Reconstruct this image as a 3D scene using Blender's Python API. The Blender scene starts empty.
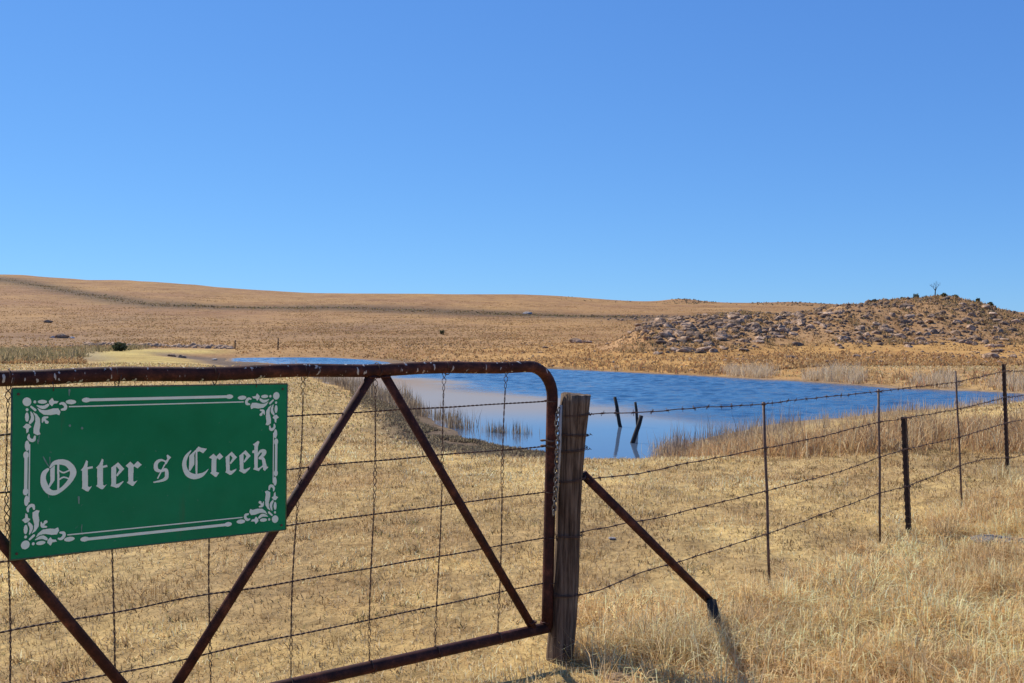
import bpy, math, random
import numpy as np
from mathutils import Vector, noise as mnoise

rnd = random.Random(7)
rng = np.random.default_rng(11)
scene = bpy.context.scene
COL = scene.collection

# ------------------------------------------------------------------ camera, sky, sun, exposure
EYE = 1.46          # eye height above the ground at the gate post
F = 1000.0          # focal length in pixels of a 1024 px wide frame
CX, HY = 512.0, 338.0
WATER = -0.80
EXPO = 1.27         # 2 ** exposure
SUN_EL, SUN_LEFT = 44.0, 49.0      # the sun stands ahead of the viewer, to the left

SKY_CURVE = ((0.70, 0.39 / EXPO), (0.64, 0.685 / EXPO), (0.46, 1.06 / EXPO))
cam_d = bpy.data.cameras.new('camera'); cam = bpy.data.objects.new('camera', cam_d)
COL.objects.link(cam); scene.camera = cam
cam.location = (0, 0, EYE); cam.rotation_euler = (math.radians(90), 0, 0)
cam_d.sensor_width = 36; cam_d.lens = 36 * F / 1024
cam_d.shift_y = -3.5 / 1024
cam_d.clip_start = 0.05; cam_d.clip_end = 12000

world = bpy.data.worlds.new('World'); scene.world = world; world.use_nodes = True
wn = world.node_tree; bg = wn.nodes['Background']
sky = wn.nodes.new('ShaderNodeTexSky'); sky.sky_type = 'NISHITA'; sky.sun_disc = False
sky.sun_elevation = math.radians(SUN_EL); sky.sun_rotation = math.radians(-SUN_LEFT)
sky.altitude = 1900; sky.air_density = 1.0; sky.dust_density = 0.05; sky.ozone_density = 2.5
# the dry high-altitude air: a flatter, bluer gradient than the standard sky
SKY_STR = 0.10
sep = wn.nodes.new('ShaderNodeSeparateColor'); comb = wn.nodes.new('ShaderNodeCombineColor'); wn.links.new(sky.outputs[0], sep.inputs[0])
for i, (g, k) in enumerate(SKY_CURVE):
    p = wn.nodes.new('ShaderNodeMath'); p.operation = 'MULTIPLY'; p.inputs[1].default_value = SKY_STR
    q = wn.nodes.new('ShaderNodeMath'); q.operation = 'POWER'; q.inputs[1].default_value = g
    t = wn.nodes.new('ShaderNodeMath'); t.operation = 'MULTIPLY'; t.inputs[1].default_value = k / SKY_STR
    wn.links.new(sep.outputs[i], p.inputs[0]); wn.links.new(p.outputs[0], q.inputs[0]); wn.links.new(q.outputs[0], t.inputs[0]); wn.links.new(t.outputs[0], comb.inputs[i])
wn.links.new(comb.outputs[0], bg.inputs[0]); bg.inputs[1].default_value = SKY_STR

sd = bpy.data.lights.new('sun', 'SUN'); sun = bpy.data.objects.new('sun', sd); COL.objects.link(sun)
sd.energy = 4.9; sd.angle = math.radians(0.53); sd.color = (1.0, 0.94, 0.83)
el, az = math.radians(SUN_EL), math.radians(SUN_LEFT)
sdir = Vector((-math.sin(az) * math.cos(el), math.cos(az) * math.cos(el), math.sin(el)))
sun.rotation_euler = sdir.to_track_quat('Z', 'Y').to_euler()

vs = scene.view_settings
vs.view_transform = 'Standard'; vs.look = 'None'; vs.gamma = 1.0; vs.exposure = math.log2(EXPO); vs.use_curve_mapping = False

# ------------------------------------------------------------------ helpers
def lin(c):
    return tuple(((v / 255) / 12.92 if v / 255 <= 0.04045 else ((v / 255 + 0.055) / 1.055) ** 2.4) for v in c)

def tag(o, label=None, cat=None, group=None, kind=None):
    if label: o['label'] = label
    if cat: o['category'] = cat
    if group: o['group'] = group
    if kind: o['kind'] = kind
    return o

def empty(name, loc=(0, 0, 0)):
    o = bpy.data.objects.new(name, None); COL.objects.link(o); o.location = loc; o.empty_display_size = 0.1
    return o

def raw_mesh(name, V, Q=None, T=None, mat=None, parent=None, smooth=False, col=None, uv=None, origin=None):
    """fast mesh from numpy arrays: V (n,3), Q (m,4) quads, T (k,3) tris"""
    V = np.asarray(V, dtype=np.float64).reshape(-1, 3)
    if origin is not None: V = V - np.asarray(origin)
    me = bpy.data.meshes.new(name)
    loops, starts = [], []
    nq = 0
    if Q is not None and len(Q):
        Q = np.asarray(Q, dtype=np.int32); loops.append(Q.ravel()); nq = Q.size; starts.append(np.arange(len(Q)) * 4)
    if T is not None and len(T):
        T = np.asarray(T, dtype=np.int32); loops.append(T.ravel()); starts.append(nq + np.arange(len(T)) * 3)
    L = np.concatenate(loops); S = np.concatenate(starts)
    me.vertices.add(len(V)); me.vertices.foreach_set('co', V.astype(np.float32).ravel())
    me.loops.add(len(L)); me.loops.foreach_set('vertex_index', L.astype(np.int32))
    me.polygons.add(len(S)); me.polygons.foreach_set('loop_start', S.astype(np.int32))
    if smooth: me.polygons.foreach_set('use_smooth', np.ones(len(S), dtype=bool))
    me.update(calc_edges=True)
    if col is not None:
        a = me.color_attributes.new('Col', 'FLOAT_COLOR', 'POINT')
        c = np.ones((len(V), 4), dtype=np.float32); c[:, :3] = col
        a.data.foreach_set('color', c.ravel())
    me.validate()
    if mat: me.materials.append(mat)
    o = bpy.data.objects.new(name, me); COL.objects.link(o)
    if parent: o.parent = parent
    if origin is not None: o.location = origin
    return o

class MB:
    """collects shapes into one mesh"""
    def __init__(s): s.v = []; s.f = []
    def add(s, V, Fc):
        n = len(s.v); s.v += [tuple(p) for p in V]; s.f += [tuple(i + n for i in f) for f in Fc]
    def tube(s, pts, r, n=8, closed=False, cap=True):
        pts = [Vector(p) for p in pts]; m = len(pts)
        rs = r if isinstance(r, (list, tuple)) else [r] * m
        up = None; rings = []
        for i, p in enumerate(pts):
            if closed: t = (pts[(i + 1) % m] - pts[i - 1]).normalized()
            else: t = (pts[min(i + 1, m - 1)] - pts[max(i - 1, 0)]).normalized()
            if up is None:
                a = Vector((0, 0, 1)) if abs(t.z) < 0.9 else Vector((1, 0, 0)); up = (a - t * a.dot(t)).normalized()
            else: up = (up - t * up.dot(t)).normalized()
            b = t.cross(up)
            rings.append([p + (up * math.cos(2 * math.pi * k / n) + b * math.sin(2 * math.pi * k / n)) * rs[i] for k in range(n)])
        V = [q for rg in rings for q in rg]; Fc = []
        for i in range(m if closed else m - 1):
            j = (i + 1) % m
            for k in range(n): Fc.append((i * n + k, i * n + (k + 1) % n, j * n + (k + 1) % n, j * n + k))
        if cap and not closed:
            Fc.append(tuple(range(n))[::-1]); Fc.append(tuple((m - 1) * n + k for k in range(n)))
        s.add(V, Fc)
    def prism(s, poly, h, M=None):
        n = len(poly); V = [Vector((x, y, 0)) for x, y in poly] + [Vector((x, y, h)) for x, y in poly]
        if M is not None: V = [M @ v for v in V]
        s.add(V, [tuple(range(n))[::-1], tuple(range(n, 2 * n))] + [(i, (i + 1) % n, n + (i + 1) % n, n + i) for i in range(n)])
    def build(s, name, mat, parent=None, smooth=True, origin=None):
        V = s.v
        if origin is not None: V = [(x - origin[0], y - origin[1], z - origin[2]) for x, y, z in V]
        me = bpy.data.meshes.new(name); me.from_pydata(V, [], s.f); me.update()
        if smooth:
            me.polygons.foreach_set('use_smooth', [len(p.vertices) == 4 for p in me.polygons])
        me.materials.append(mat)
        o = bpy.data.objects.new(name, me); COL.objects.link(o)
        if parent: o.parent = parent
        if origin is not None: o.location = origin
        return o

def hash2(ix, iy, seed):
    h = (ix.astype(np.int64) * 374761393 + iy.astype(np.int64) * 668265263 + seed * 144665) & 0x7fffffff
    h = ((h ^ (h >> 13)) * 1274126177) & 0x7fffffff
    return ((h ^ (h >> 16)) & 0xffff) / 65535.0
def vnoise(x, y, seed=0):
    x = np.asarray(x, float); y = np.asarray(y, float)
    ix, iy = np.floor(x), np.floor(y); fx, fy = x - ix, y - iy
    fx = fx * fx * (3 - 2 * fx); fy = fy * fy * (3 - 2 * fy)
    a = hash2(ix, iy, seed); b = hash2(ix + 1, iy, seed); c = hash2(ix, iy + 1, seed); d = hash2(ix + 1, iy + 1, seed)
    return (a * (1 - fx) + b * fx) * (1 - fy) + (c * (1 - fx) + d * fx) * fy - 0.5
def fbm(x, y, sc, seed=0, oct=4):
    r = 0; a = 1
    for i in range(oct):
        r = r + a * vnoise(np.asarray(x) / sc + 17.3 * i, np.asarray(y) / sc - 9.1 * i, seed + i); sc *= 0.5; a *= 0.5
    return r
def sstep(a, b, x):
    t = np.clip((np.asarray(x, float) - a) / (b - a), 0, 1); return t * t * (3 - 2 * t)

# ------------------------------------------------------------------ materials
def mat_new(name):
    m = bpy.data.materials.new(name); m.use_nodes = True; nt = m.node_tree
    return m, nt, nt.nodes['Principled BSDF']
def N(nt, t, **kw):
    n = nt.nodes.new(t)
    for k, v in kw.items(): setattr(n, k, v)
    return n
def noise_node(nt, scale, detail=4, rough=0.6, stretch=None, coord='Object'):
    tc = N(nt, 'ShaderNodeTexCoord'); n = N(nt, 'ShaderNodeTexNoise')
    n.inputs['Scale'].default_value = scale; n.inputs['Detail'].default_value = detail; n.inputs['Roughness'].default_value = rough
    if stretch:
        mp = N(nt, 'ShaderNodeMapping'); mp.inputs['Scale'].default_value = stretch
        nt.links.new(tc.outputs[coord], mp.inputs[0]); nt.links.new(mp.outputs[0], n.inputs['Vector'])
    else: nt.links.new(tc.outputs[coord], n.inputs['Vector'])
    return n
def ramp(nt, src, stops):
    r = N(nt, 'ShaderNodeValToRGB'); e = r.color_ramp.elements
    while len(e) < len(stops): e.new(0.5)
    for i, (p, c) in enumerate(stops):
        e[i].position = p; e[i].color = (*c, 1) if len(c) == 3 else c
    nt.links.new(src, r.inputs[0]); return r
def mix(nt, mode, fac, a, b):
    m = N(nt, 'ShaderNodeMix', data_type='RGBA', blend_type=mode)
    for sock, v in ((m.inputs[0], fac), (m.inputs[6], a), (m.inputs[7], b)):
        if hasattr(v, 'is_output'): nt.links.new(v, sock)
        elif isinstance(v, (int, float)): sock.default_value = v
        else: sock.default_value = (*v, 1)
    return m.outputs[2]
def bump(nt, src, strength, dist, bsdf):
    b = N(nt, 'ShaderNodeBump'); b.inputs['Strength'].default_value = strength; b.inputs['Distance'].default_value = dist
    nt.links.new(src, b.inputs['Height']); nt.links.new(b.outputs[0], bsdf.inputs['Normal']); return b

def mottled(name, c1, c2, scale, rough=0.8, bumps=0.3, bd=0.003, metal=0.0, stretch=None, c3=None):
    m, nt, b = mat_new(name); n = noise_node(nt, scale, 6, 0.65, stretch)
    stops = [(0.32, c1), (0.68, c2)] if c3 is None else [(0.3, c1), (0.52, c2), (0.72, c3)]
    r = ramp(nt, n.outputs[0], stops); nt.links.new(r.outputs[0], b.inputs['Base Color'])
    b.inputs['Roughness'].default_value = rough; b.inputs['Metallic'].default_value = metal
    b.inputs['Specular IOR Level'].default_value = 0.3
    bump(nt, n.outputs[0], bumps, bd, b); return m

# rusted pipe, with splashes of bird lime on its upper side
def pipe_mat(name, splash):
    m, nt, b = mat_new(name)
    n = noise_node(nt, 14, 8, 0.7); r = ramp(nt, n.outputs[0], [(0.30, (0.016, 0.006, 0.006)), (0.52, (0.065, 0.020, 0.013)), (0.75, (0.20, 0.065, 0.035))])
    c = r.outputs[0]
    n3 = noise_node(nt, 160, 3, 0.6); c = mix(nt, 'MULTIPLY', 0.5, c, ramp(nt, n3.outputs[0], [(0.35, (0.45, 0.45, 0.45)), (0.65, (1.2, 1.2, 1.2))]).outputs[0])
    if splash:
        n2 = noise_node(nt, 38, 2, 0.5, (1.5, 1.5, 0.45)); k = ramp(nt, n2.outputs[0], [(0.635, (0, 0, 0)), (0.66, (0.8, 0.8, 0.8))])
        geo = N(nt, 'ShaderNodeNewGeometry'); sp = N(nt, 'ShaderNodeSeparateXYZ'); nt.links.new(geo.outputs['Position'], sp.inputs[0])
        gt = N(nt, 'ShaderNodeMath', operation='GREATER_THAN'); nt.links.new(sp.outputs[2], gt.inputs[0]); gt.inputs[1].default_value = 1.302
        ml = N(nt, 'ShaderNodeMath', operation='MULTIPLY'); nt.links.new(k.outputs[0], ml.inputs[0]); nt.links.new(gt.outputs[0], ml.inputs[1])
        c = mix(nt, 'MIX', ml.outputs[0], c, (0.56, 0.52, 0.46))
    nt.links.new(c, b.inputs['Base Color']); b.inputs['Roughness'].default_value = 0.7
    b.inputs['Specular IOR Level'].default_value = 0.2
    bump(nt, n3.outputs[0], 0.35, 0.001, b); return m
M_PIPE = pipe_mat('rusted_pipe_splashed', True)
M_PIPE2 = pipe_mat('rusted_pipe', False)
M_WIRE = mottled('rusty_wire', (0.045, 0.026, 0.02), (0.12, 0.065, 0.045), 60, 0.7, 0.2, 0.0005)
M_GALV = mottled('weathered_chain', (0.06, 0.05, 0.045), (0.24, 0.22, 0.20), 45, 0.5, 0.2, 0.0006, 0.5)
M_STEEL = mottled('weathered_steel_post', (0.018, 0.013, 0.012), (0.075, 0.042, 0.03), 25, 0.65, 0.3, 0.001)
M_BAR = mottled('dropper_steel', (0.05, 0.035, 0.03), (0.16, 0.10, 0.08), 30, 0.6, 0.3, 0.0006)

def wood_mat():
    m, nt, b = mat_new('weathered_post_wood')
    g = noise_node(nt, 20, 8, 0.7, (3.2, 3.2, 0.16)); w = noise_node(nt, 3.5, 4, 0.6, (1, 1, 0.6))
    c = ramp(nt, g.outputs[0], [(0.34, (0.025, 0.017, 0.012)), (0.46, (0.115, 0.080, 0.056)), (0.60, (0.24, 0.18, 0.13)), (0.8, (0.40, 0.33, 0.25))]).outputs[0]
    c = mix(nt, 'MULTIPLY', 0.75, c, ramp(nt, w.outputs[0], [(0.35, (0.45, 0.34, 0.27)), (0.6, (1.0, 0.95, 0.9))]).outputs[0])
    nt.links.new(c, b.inputs['Base Color']); b.inputs['Roughness'].default_value = 0.9
    b.inputs['Specular IOR Level'].default_value = 0.2
    bump(nt, g.outputs[0], 0.8, 0.006, b); return m
M_WOOD = wood_mat()
M_DARKWOOD = mottled('wet_dark_wood', (0.012, 0.010, 0.010), (0.06, 0.048, 0.04), 12, 0.8, 0.5, 0.01, stretch=(3, 3, 0.3))

def sign_mat():
    m, nt, b = mat_new('green_sign_enamel')
    n = noise_node(nt, 5, 6, 0.6); s = noise_node(nt, 55, 3, 0.6)
    c = ramp(nt, n.outputs[0], [(0.3, (0.003, 0.185, 0.064)), (0.7, (0.007, 0.245, 0.092))]).outputs[0]
    c = mix(nt, 'MIX', ramp(nt, s.outputs[0], [(0.70, (0, 0, 0)), (0.74, (0.6, 0.6, 0.6))]).outputs[0], c, (0.10, 0.22, 0.15))
    fd = noise_node(nt, 2.2, 5, 0.65); c = mix(nt, 'MIX', ramp(nt, fd.outputs[0], [(0.45, (0, 0, 0)), (0.75, (0.30, 0.30, 0.30))]).outputs[0], c, (0.05, 0.20, 0.11))
    ru = noise_node(nt, 17, 4, 0.6, (1, 1, 0.09)); c = mix(nt, 'MIX', ramp(nt, ru.outputs[0], [(0.66, (0, 0, 0)), (0.78, (0.5, 0.5, 0.5))]).outputs[0], c, (0.07, 0.10, 0.05))
    nt.links.new(c, b.inputs['Base Color']); b.inputs['Roughness'].default_value = 0.5
    b.inputs['Specular IOR Level'].default_value = 0.15
    bump(nt, n.outputs[0], 0.15, 0.004, b); return m
M_SIGN = sign_mat()
M_LETTER = mottled('faded_white_sign_paint', (0.74, 0.84, 0.66), (0.86, 0.90, 0.76), 30, 0.6, 0.05, 0.0005)
M_EDGE = mottled('sign_back_metal', (0.02, 0.09, 0.05), (0.12, 0.14, 0.08), 40, 0.5)

def veg_mat(name, transl=0.35, rough=0.8):
    """blades and leaves: colour comes with the plant, some light passes through"""
    m = bpy.data.materials.new(name); m.use_nodes = True; nt = m.node_tree; nt.nodes.clear()
    out = N(nt, 'ShaderNodeOutputMaterial'); at = N(nt, 'ShaderNodeVertexColor', layer_name='Col')
    d = N(nt, 'ShaderNodeBsdfDiffuse'); t = N(nt, 'ShaderNodeBsdfTranslucent'); mx = N(nt, 'ShaderNodeMixShader')
    mx.inputs[0].default_value = transl
    nt.links.new(at.outputs[0], d.inputs[0]); nt.links.new(at.outputs[0], t.inputs[0])
    nt.links.new(d.outputs[0], mx.inputs[1]); nt.links.new(t.outputs[0], mx.inputs[2]); nt.links.new(mx.outputs[0], out.inputs[0])
    return m
M_VEG = veg_mat('dry_grass_blades', 0.42)
M_LEAF = veg_mat('shrub_leaves', 0.2)

def ground_mat():
    m, nt, b = mat_new('dry_veld')
    at = N(nt, 'ShaderNodeVertexColor', layer_name='Col')
    geo = N(nt, 'ShaderNodeNewGeometry')
    def nz(sc, det, stretch=(1, 1, 1), ro=0.65):
        mp = N(nt, 'ShaderNodeMapping'); mp.inputs['Scale'].default_value = stretch
        nt.links.new(geo.outputs['Position'], mp.inputs[0])
        n = N(nt, 'ShaderNodeTexNoise'); n.inputs['Scale'].default_value = sc; n.inputs['Detail'].default_value = det
        n.inputs['Roughness'].default_value = ro; nt.links.new(mp.outputs[0], n.inputs['Vector']); return n.outputs[0]
    big = nz(0.035, 5, (1, 0.55, 1)); mid = nz(0.45, 6, (1, 0.6, 1), 0.7); fine = nz(9, 6, ro=0.75); dots = nz(1.1, 3, (1, 0.7, 1), 0.5); clump = nz(2.6, 4, (1, 0.8, 1), 0.6); far = nz(0.11, 6, (1, 0.35, 1), 0.75)
    c = mix(nt, 'MULTIPLY', 0.8, at.outputs[0], ramp(nt, big, [(0.3, (0.80, 0.72, 0.66)), (0.5, (1, 1, 1)), (0.72, (1.18, 1.16, 1.02))]).outputs[0])
    c = mix(nt, 'MULTIPLY', 0.75, c, ramp(nt, mid, [(0.28, (0.60, 0.55, 0.50)), (0.5, (1, 1, 1)), (0.7, (1.22, 1.20, 1.12))]).outputs[0])
    c = mix(nt, 'MULTIPLY', 0.8, c, ramp(nt, fine, [(0.3, (0.38, 0.33, 0.28)), (0.5, (1, 1, 1)), (0.7, (1.35, 1.32, 1.25))]).outputs[0])
    c = mix(nt, 'MULTIPLY', 0.55, c, ramp(nt, dots, [(0.30, (0.35, 0.30, 0.26)), (0.38, (1, 1, 1))]).outputs[0])
    c = mix(nt, 'MULTIPLY', 0.7, c, ramp(nt, clump, [(0.30, (0.55, 0.48, 0.42)), (0.48, (1, 1, 1)), (0.7, (1.2, 1.18, 1.1))]).outputs[0])
    c = mix(nt, 'MULTIPLY', 0.7, c, ramp(nt, far, [(0.32, (0.62, 0.52, 0.46)), (0.5, (1, 1, 1)), (0.68, (1.22, 1.2, 1.08))]).outputs[0])
    nt.links.new(c, b.inputs['Base Color']); b.inputs['Roughness'].default_value = 0.95
    b.inputs['Specular IOR Level'].default_value = 0.1
    b1 = N(nt, 'ShaderNodeBump'); b1.inputs['Strength'].default_value = 0.7; b1.inputs['Distance'].default_value = 0.03
    b2 = N(nt, 'ShaderNodeBump'); b2.inputs['Strength'].default_value = 0.6; b2.inputs['Distance'].default_value = 0.35
    nt.links.new(fine, b1.inputs['Height']); nt.links.new(mid, b2.inputs['Height'])
    nt.links.new(b2.outputs[0], b1.inputs['Normal']); nt.links.new(b1.outputs[0], b.inputs['Normal'])
    return m
M_GROUND = ground_mat()

def rock_mat(name, a, b_, c_):
    m, nt, b = mat_new(name); n = noise_node(nt, 2.3, 7, 0.7); n2 = noise_node(nt, 7, 4, 0.6)
    c = ramp(nt, n.outputs[0], [(0.3, a), (0.5, b_), (0.72, c_)]).outputs[0]
    c = mix(nt, 'MULTIPLY', 0.6, c, ramp(nt, n2.outputs[0], [(0.35, (0.5, 0.46, 0.44)), (0.6, (1.1, 1.1, 1.1))]).outputs[0])
    oi = N(nt, 'ShaderNodeObjectInfo'); c = mix(nt, 'MULTIPLY', 1.0, c, ramp(nt, oi.outputs['Random'], [(0, (0.55, 0.52, 0.50)), (1, (1.3, 1.25, 1.2))]).outputs[0])
    nt.links.new(c, b.inputs['Base Color']); b.inputs['Roughness'].default_value = 0.95; b.inputs['Specular IOR Level'].default_value = 0.15
    bump(nt, n.outputs[0], 0.8, 0.15, b); return m
M_ROCK = rock_mat('lichened_rock', (0.12, 0.080, 0.052), (0.36, 0.25, 0.17), (0.64, 0.49, 0.36))
M_STONE = rock_mat('pinkish_stone', (0.30, 0.20, 0.13), (0.45, 0.31, 0.20), (0.58, 0.45, 0.33))
M_PALE = rock_mat('pale_stone', (0.36, 0.33, 0.31), (0.5, 0.47, 0.45), (0.65, 0.62, 0.6))

def water_mat():
    m, nt, b = mat_new('pond_water')
    geo = N(nt, 'ShaderNodeNewGeometry'); sep = N(nt, 'ShaderNodeSeparateXYZ'); nt.links.new(geo.outputs['Position'], sep.inputs[0])
    def M(op, a, b2):
        n = N(nt, 'ShaderNodeMath', operation=op)
        for s, v in ((n.inputs[0], a), (n.inputs[1], b2)):
            if hasattr(v, 'is_output'): nt.links.new(v, s)
            else: s.default_value = v
        return n.outputs[0]
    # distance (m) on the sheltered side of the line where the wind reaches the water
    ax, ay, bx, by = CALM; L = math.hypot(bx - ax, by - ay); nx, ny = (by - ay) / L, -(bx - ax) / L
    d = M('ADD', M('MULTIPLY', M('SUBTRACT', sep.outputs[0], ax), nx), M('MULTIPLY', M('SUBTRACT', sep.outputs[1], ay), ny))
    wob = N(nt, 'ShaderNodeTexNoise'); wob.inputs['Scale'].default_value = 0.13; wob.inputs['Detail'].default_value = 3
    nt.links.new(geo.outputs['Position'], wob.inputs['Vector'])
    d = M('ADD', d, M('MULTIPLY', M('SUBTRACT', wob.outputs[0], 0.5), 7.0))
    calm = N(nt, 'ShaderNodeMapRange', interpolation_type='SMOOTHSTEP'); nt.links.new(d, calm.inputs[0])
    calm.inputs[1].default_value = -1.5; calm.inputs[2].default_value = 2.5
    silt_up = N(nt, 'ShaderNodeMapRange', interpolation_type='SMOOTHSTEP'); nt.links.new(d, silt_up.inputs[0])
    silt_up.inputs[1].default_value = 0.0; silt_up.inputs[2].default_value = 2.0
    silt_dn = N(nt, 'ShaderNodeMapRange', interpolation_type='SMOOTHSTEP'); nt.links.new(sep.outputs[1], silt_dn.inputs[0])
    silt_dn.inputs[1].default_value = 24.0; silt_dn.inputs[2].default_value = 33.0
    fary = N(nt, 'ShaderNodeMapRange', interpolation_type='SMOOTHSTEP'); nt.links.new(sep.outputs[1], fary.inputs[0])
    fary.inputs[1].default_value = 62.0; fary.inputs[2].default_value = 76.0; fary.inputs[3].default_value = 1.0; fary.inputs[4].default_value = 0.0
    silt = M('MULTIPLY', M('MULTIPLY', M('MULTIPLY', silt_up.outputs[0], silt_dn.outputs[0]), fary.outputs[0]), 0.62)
    silt = M('ADD', silt, M('MULTIPLY', calm.outputs[0], 0.10))  # thin tan over all calm water lightens it, making up for weak reflection
    rip = N(nt, 'ShaderNodeTexNoise'); rip.inputs['Scale'].default_value = 3.2; rip.inputs['Detail'].default_value = 6; rip.inputs['Roughness'].default_value = 0.7
    mp = N(nt, 'ShaderNodeMapping'); mp.inputs['Scale'].default_value = (1, 0.35, 1); mp.inputs['Rotation'].default_value = (0, 0, 0.25)
    nt.links.new(geo.outputs['Position'], mp.inputs[0]); nt.links.new(mp.outputs[0], rip.inputs['Vector'])
    st = N(nt, 'ShaderNodeMapRange'); nt.links.new(calm.outputs[0], st.inputs[0]); st.inputs[3].default_value = 0.25; st.inputs[4].default_value = 0.008
    bp = N(nt, 'ShaderNodeBump'); bp.inputs['Distance'].default_value = 0.35
    nt.links.new(st.outputs[0], bp.inputs['Strength']); nt.links.new(rip.outputs[0], bp.inputs['Height']); nt.links.new(bp.outputs[0], b.inputs['Normal'])
    b.inputs['IOR'].default_value = 1.33
    wp = N(nt, 'ShaderNodeTexNoise'); wp.inputs['Scale'].default_value = 0.22; wp.inputs['Detail'].default_value = 5
    nt.links.new(geo.outputs['Position'], wp.inputs['Vector'])
    nt.links.new(ramp(nt, wp.outputs[0], [(0.3, (0.020, 0.070, 0.15)), (0.7, (0.028, 0.100, 0.20))]).outputs[0], b.inputs['Base Color'])
    sl = N(nt, 'ShaderNodeMapRange'); nt.links.new(calm.outputs[0], sl.inputs[0]); sl.inputs[3].default_value = 0.5; sl.inputs[4].default_value = 0.5
    nt.links.new(sl.outputs[0], b.inputs['Specular IOR Level'])
    ro = N(nt, 'ShaderNodeMapRange'); nt.links.new(calm.outputs[0], ro.inputs[0]); ro.inputs[3].default_value = 0.12; ro.inputs[4].default_value = 0.03
    nt.links.new(ro.outputs[0], b.inputs['Roughness'])
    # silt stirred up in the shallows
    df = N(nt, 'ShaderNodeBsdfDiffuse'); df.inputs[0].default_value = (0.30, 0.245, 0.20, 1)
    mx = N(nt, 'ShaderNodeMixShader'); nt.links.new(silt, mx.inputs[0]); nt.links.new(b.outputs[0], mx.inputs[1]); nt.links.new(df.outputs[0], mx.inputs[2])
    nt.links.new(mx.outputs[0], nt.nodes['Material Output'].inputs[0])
    return m
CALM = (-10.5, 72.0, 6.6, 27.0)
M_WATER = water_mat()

# ------------------------------------------------------------------ the land
def shore_pt(px, d): return ((px - CX) / F * d, d)
FAR = [(225, 112), (250, 116), (330, 116), (375, 103), (400, 87), (480, 78), (560, 73), (600, 68.5), (700, 60), (800, 52.5), (860, 48), (900, 45), (950, 43.5), (1000, 42), (1060, 39.5), (1120, 36)]
NEAR = [(1100, 33), (1000, 34), (900, 30.5), (850, 28), (780, 25.5), (700, 21.6), (650, 18.6), (600, 18.0), (545, 19.2), (500, 20.3), (450, 22.6), (420, 26), (395, 32), (370, 37.7), (345, 43.5), (320, 51), (305, 59), (292, 70), (282, 82), (250, 92), (220, 98)]
POND = np.array([shore_pt(*p) for p in FAR + NEAR])

def pond_sd(x, y):
    """signed distance to the pond outline, negative inside"""
    x = np.asarray(x, float); y = np.asarray(y, float)
    best = np.full(x.shape, 1e9); inside = np.zeros(x.shape, bool)
    n = len(POND)
    for i in range(n):
        ax, ay = POND[i]; bx, by = POND[(i + 1) % n]
        dx, dy = bx - ax, by - ay
        t = np.clip(((x - ax) * dx + (y - ay) * dy) / (dx * dx + dy * dy), 0, 1)
        best = np.minimum(best, np.hypot(x - ax - t * dx, y - ay - t * dy))
        c = ((ay > y) != (by > y)) & (x < (bx - ax) * (y - ay) / (by - ay + 1e-12) + ax)
        inside ^= c
    return np.where(inside, -best, best)

TD = np.array([60, 90, 120, 150, 200, 300, 450, 650, 800], float)
TP = np.array([-300, 0, 100, 330, 512, 660, 800, 1000, 1400], float)
TY = np.array([
    [364, 355, 350, 346, 336, 320, 298, 278, 268],
    [364, 355, 350, 346, 336, 320, 300, 282, 274],
    [364, 355, 350, 346, 338, 322, 304, 287, 280],
    [364, 357, 352, 346, 338, 326, 312, 299, 293],
    [364, 359, 350, 344, 337, 326, 315, 301, 294],
    [364, 358, 348, 342, 336, 325, 314, 306, 302],
    [366, 355, 347, 341, 335, 325, 314, 307, 304],
    [366, 353, 346, 341, 335, 327, 320, 314, 312],
    [366, 352, 346, 341, 335, 327, 320, 314, 312]], float)
TZ = EYE + (HY - TY) / F * TD[None, :]
def table_z(px, d):
    i = np.clip(np.searchsorted(TP, px) - 1, 0, len(TP) - 2); j = np.clip(np.searchsorted(TD, d) - 1, 0, len(TD) - 2)
    u = np.clip((px - TP[i]) / (TP[i + 1] - TP[i]), 0, 1); u = u * u * (3 - 2 * u)
    v = np.clip((d - TD[j]) / (TD[j + 1] - TD[j]), 0, 1)
    z = (TZ[i, j] * (1 - u) + TZ[i + 1, j] * u) * (1 - v) + (TZ[i, j + 1] * (1 - u) + TZ[i + 1, j + 1] * u) * v
    return z
RP = np.array([600, 622, 650, 700, 760, 800, 830, 850, 870, 900, 920, 938, 965, 985, 1000, 1024, 1080, 1150], float)
RY = np.array([347, 334, 319.5, 317, 315.5, 313, 308, 305, 304, 302, 300.5, 299.5, 302, 305.5, 311, 316, 327, 348], float)
def koppie(px, d, base):
    top = np.interp(px, RP, RY); dr = np.interp(px, [600, 760, 900, 1150], [118, 126, 142, 142]); df = np.interp(px, [600, 760, 900, 1150], [88, 96, 100, 100])
    zr = EYE + (HY - top) / F * dr
    t = sstep(0, 1, (d - df) / (dr - df)) * (1 - sstep(0, 1, (d - dr - 6) / 60.0))
    t = t * (sstep(575, 655, px) * (1 - sstep(1130, 1180, px)))
    return base + np.maximum(0, zr - base) * t, t
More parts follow.
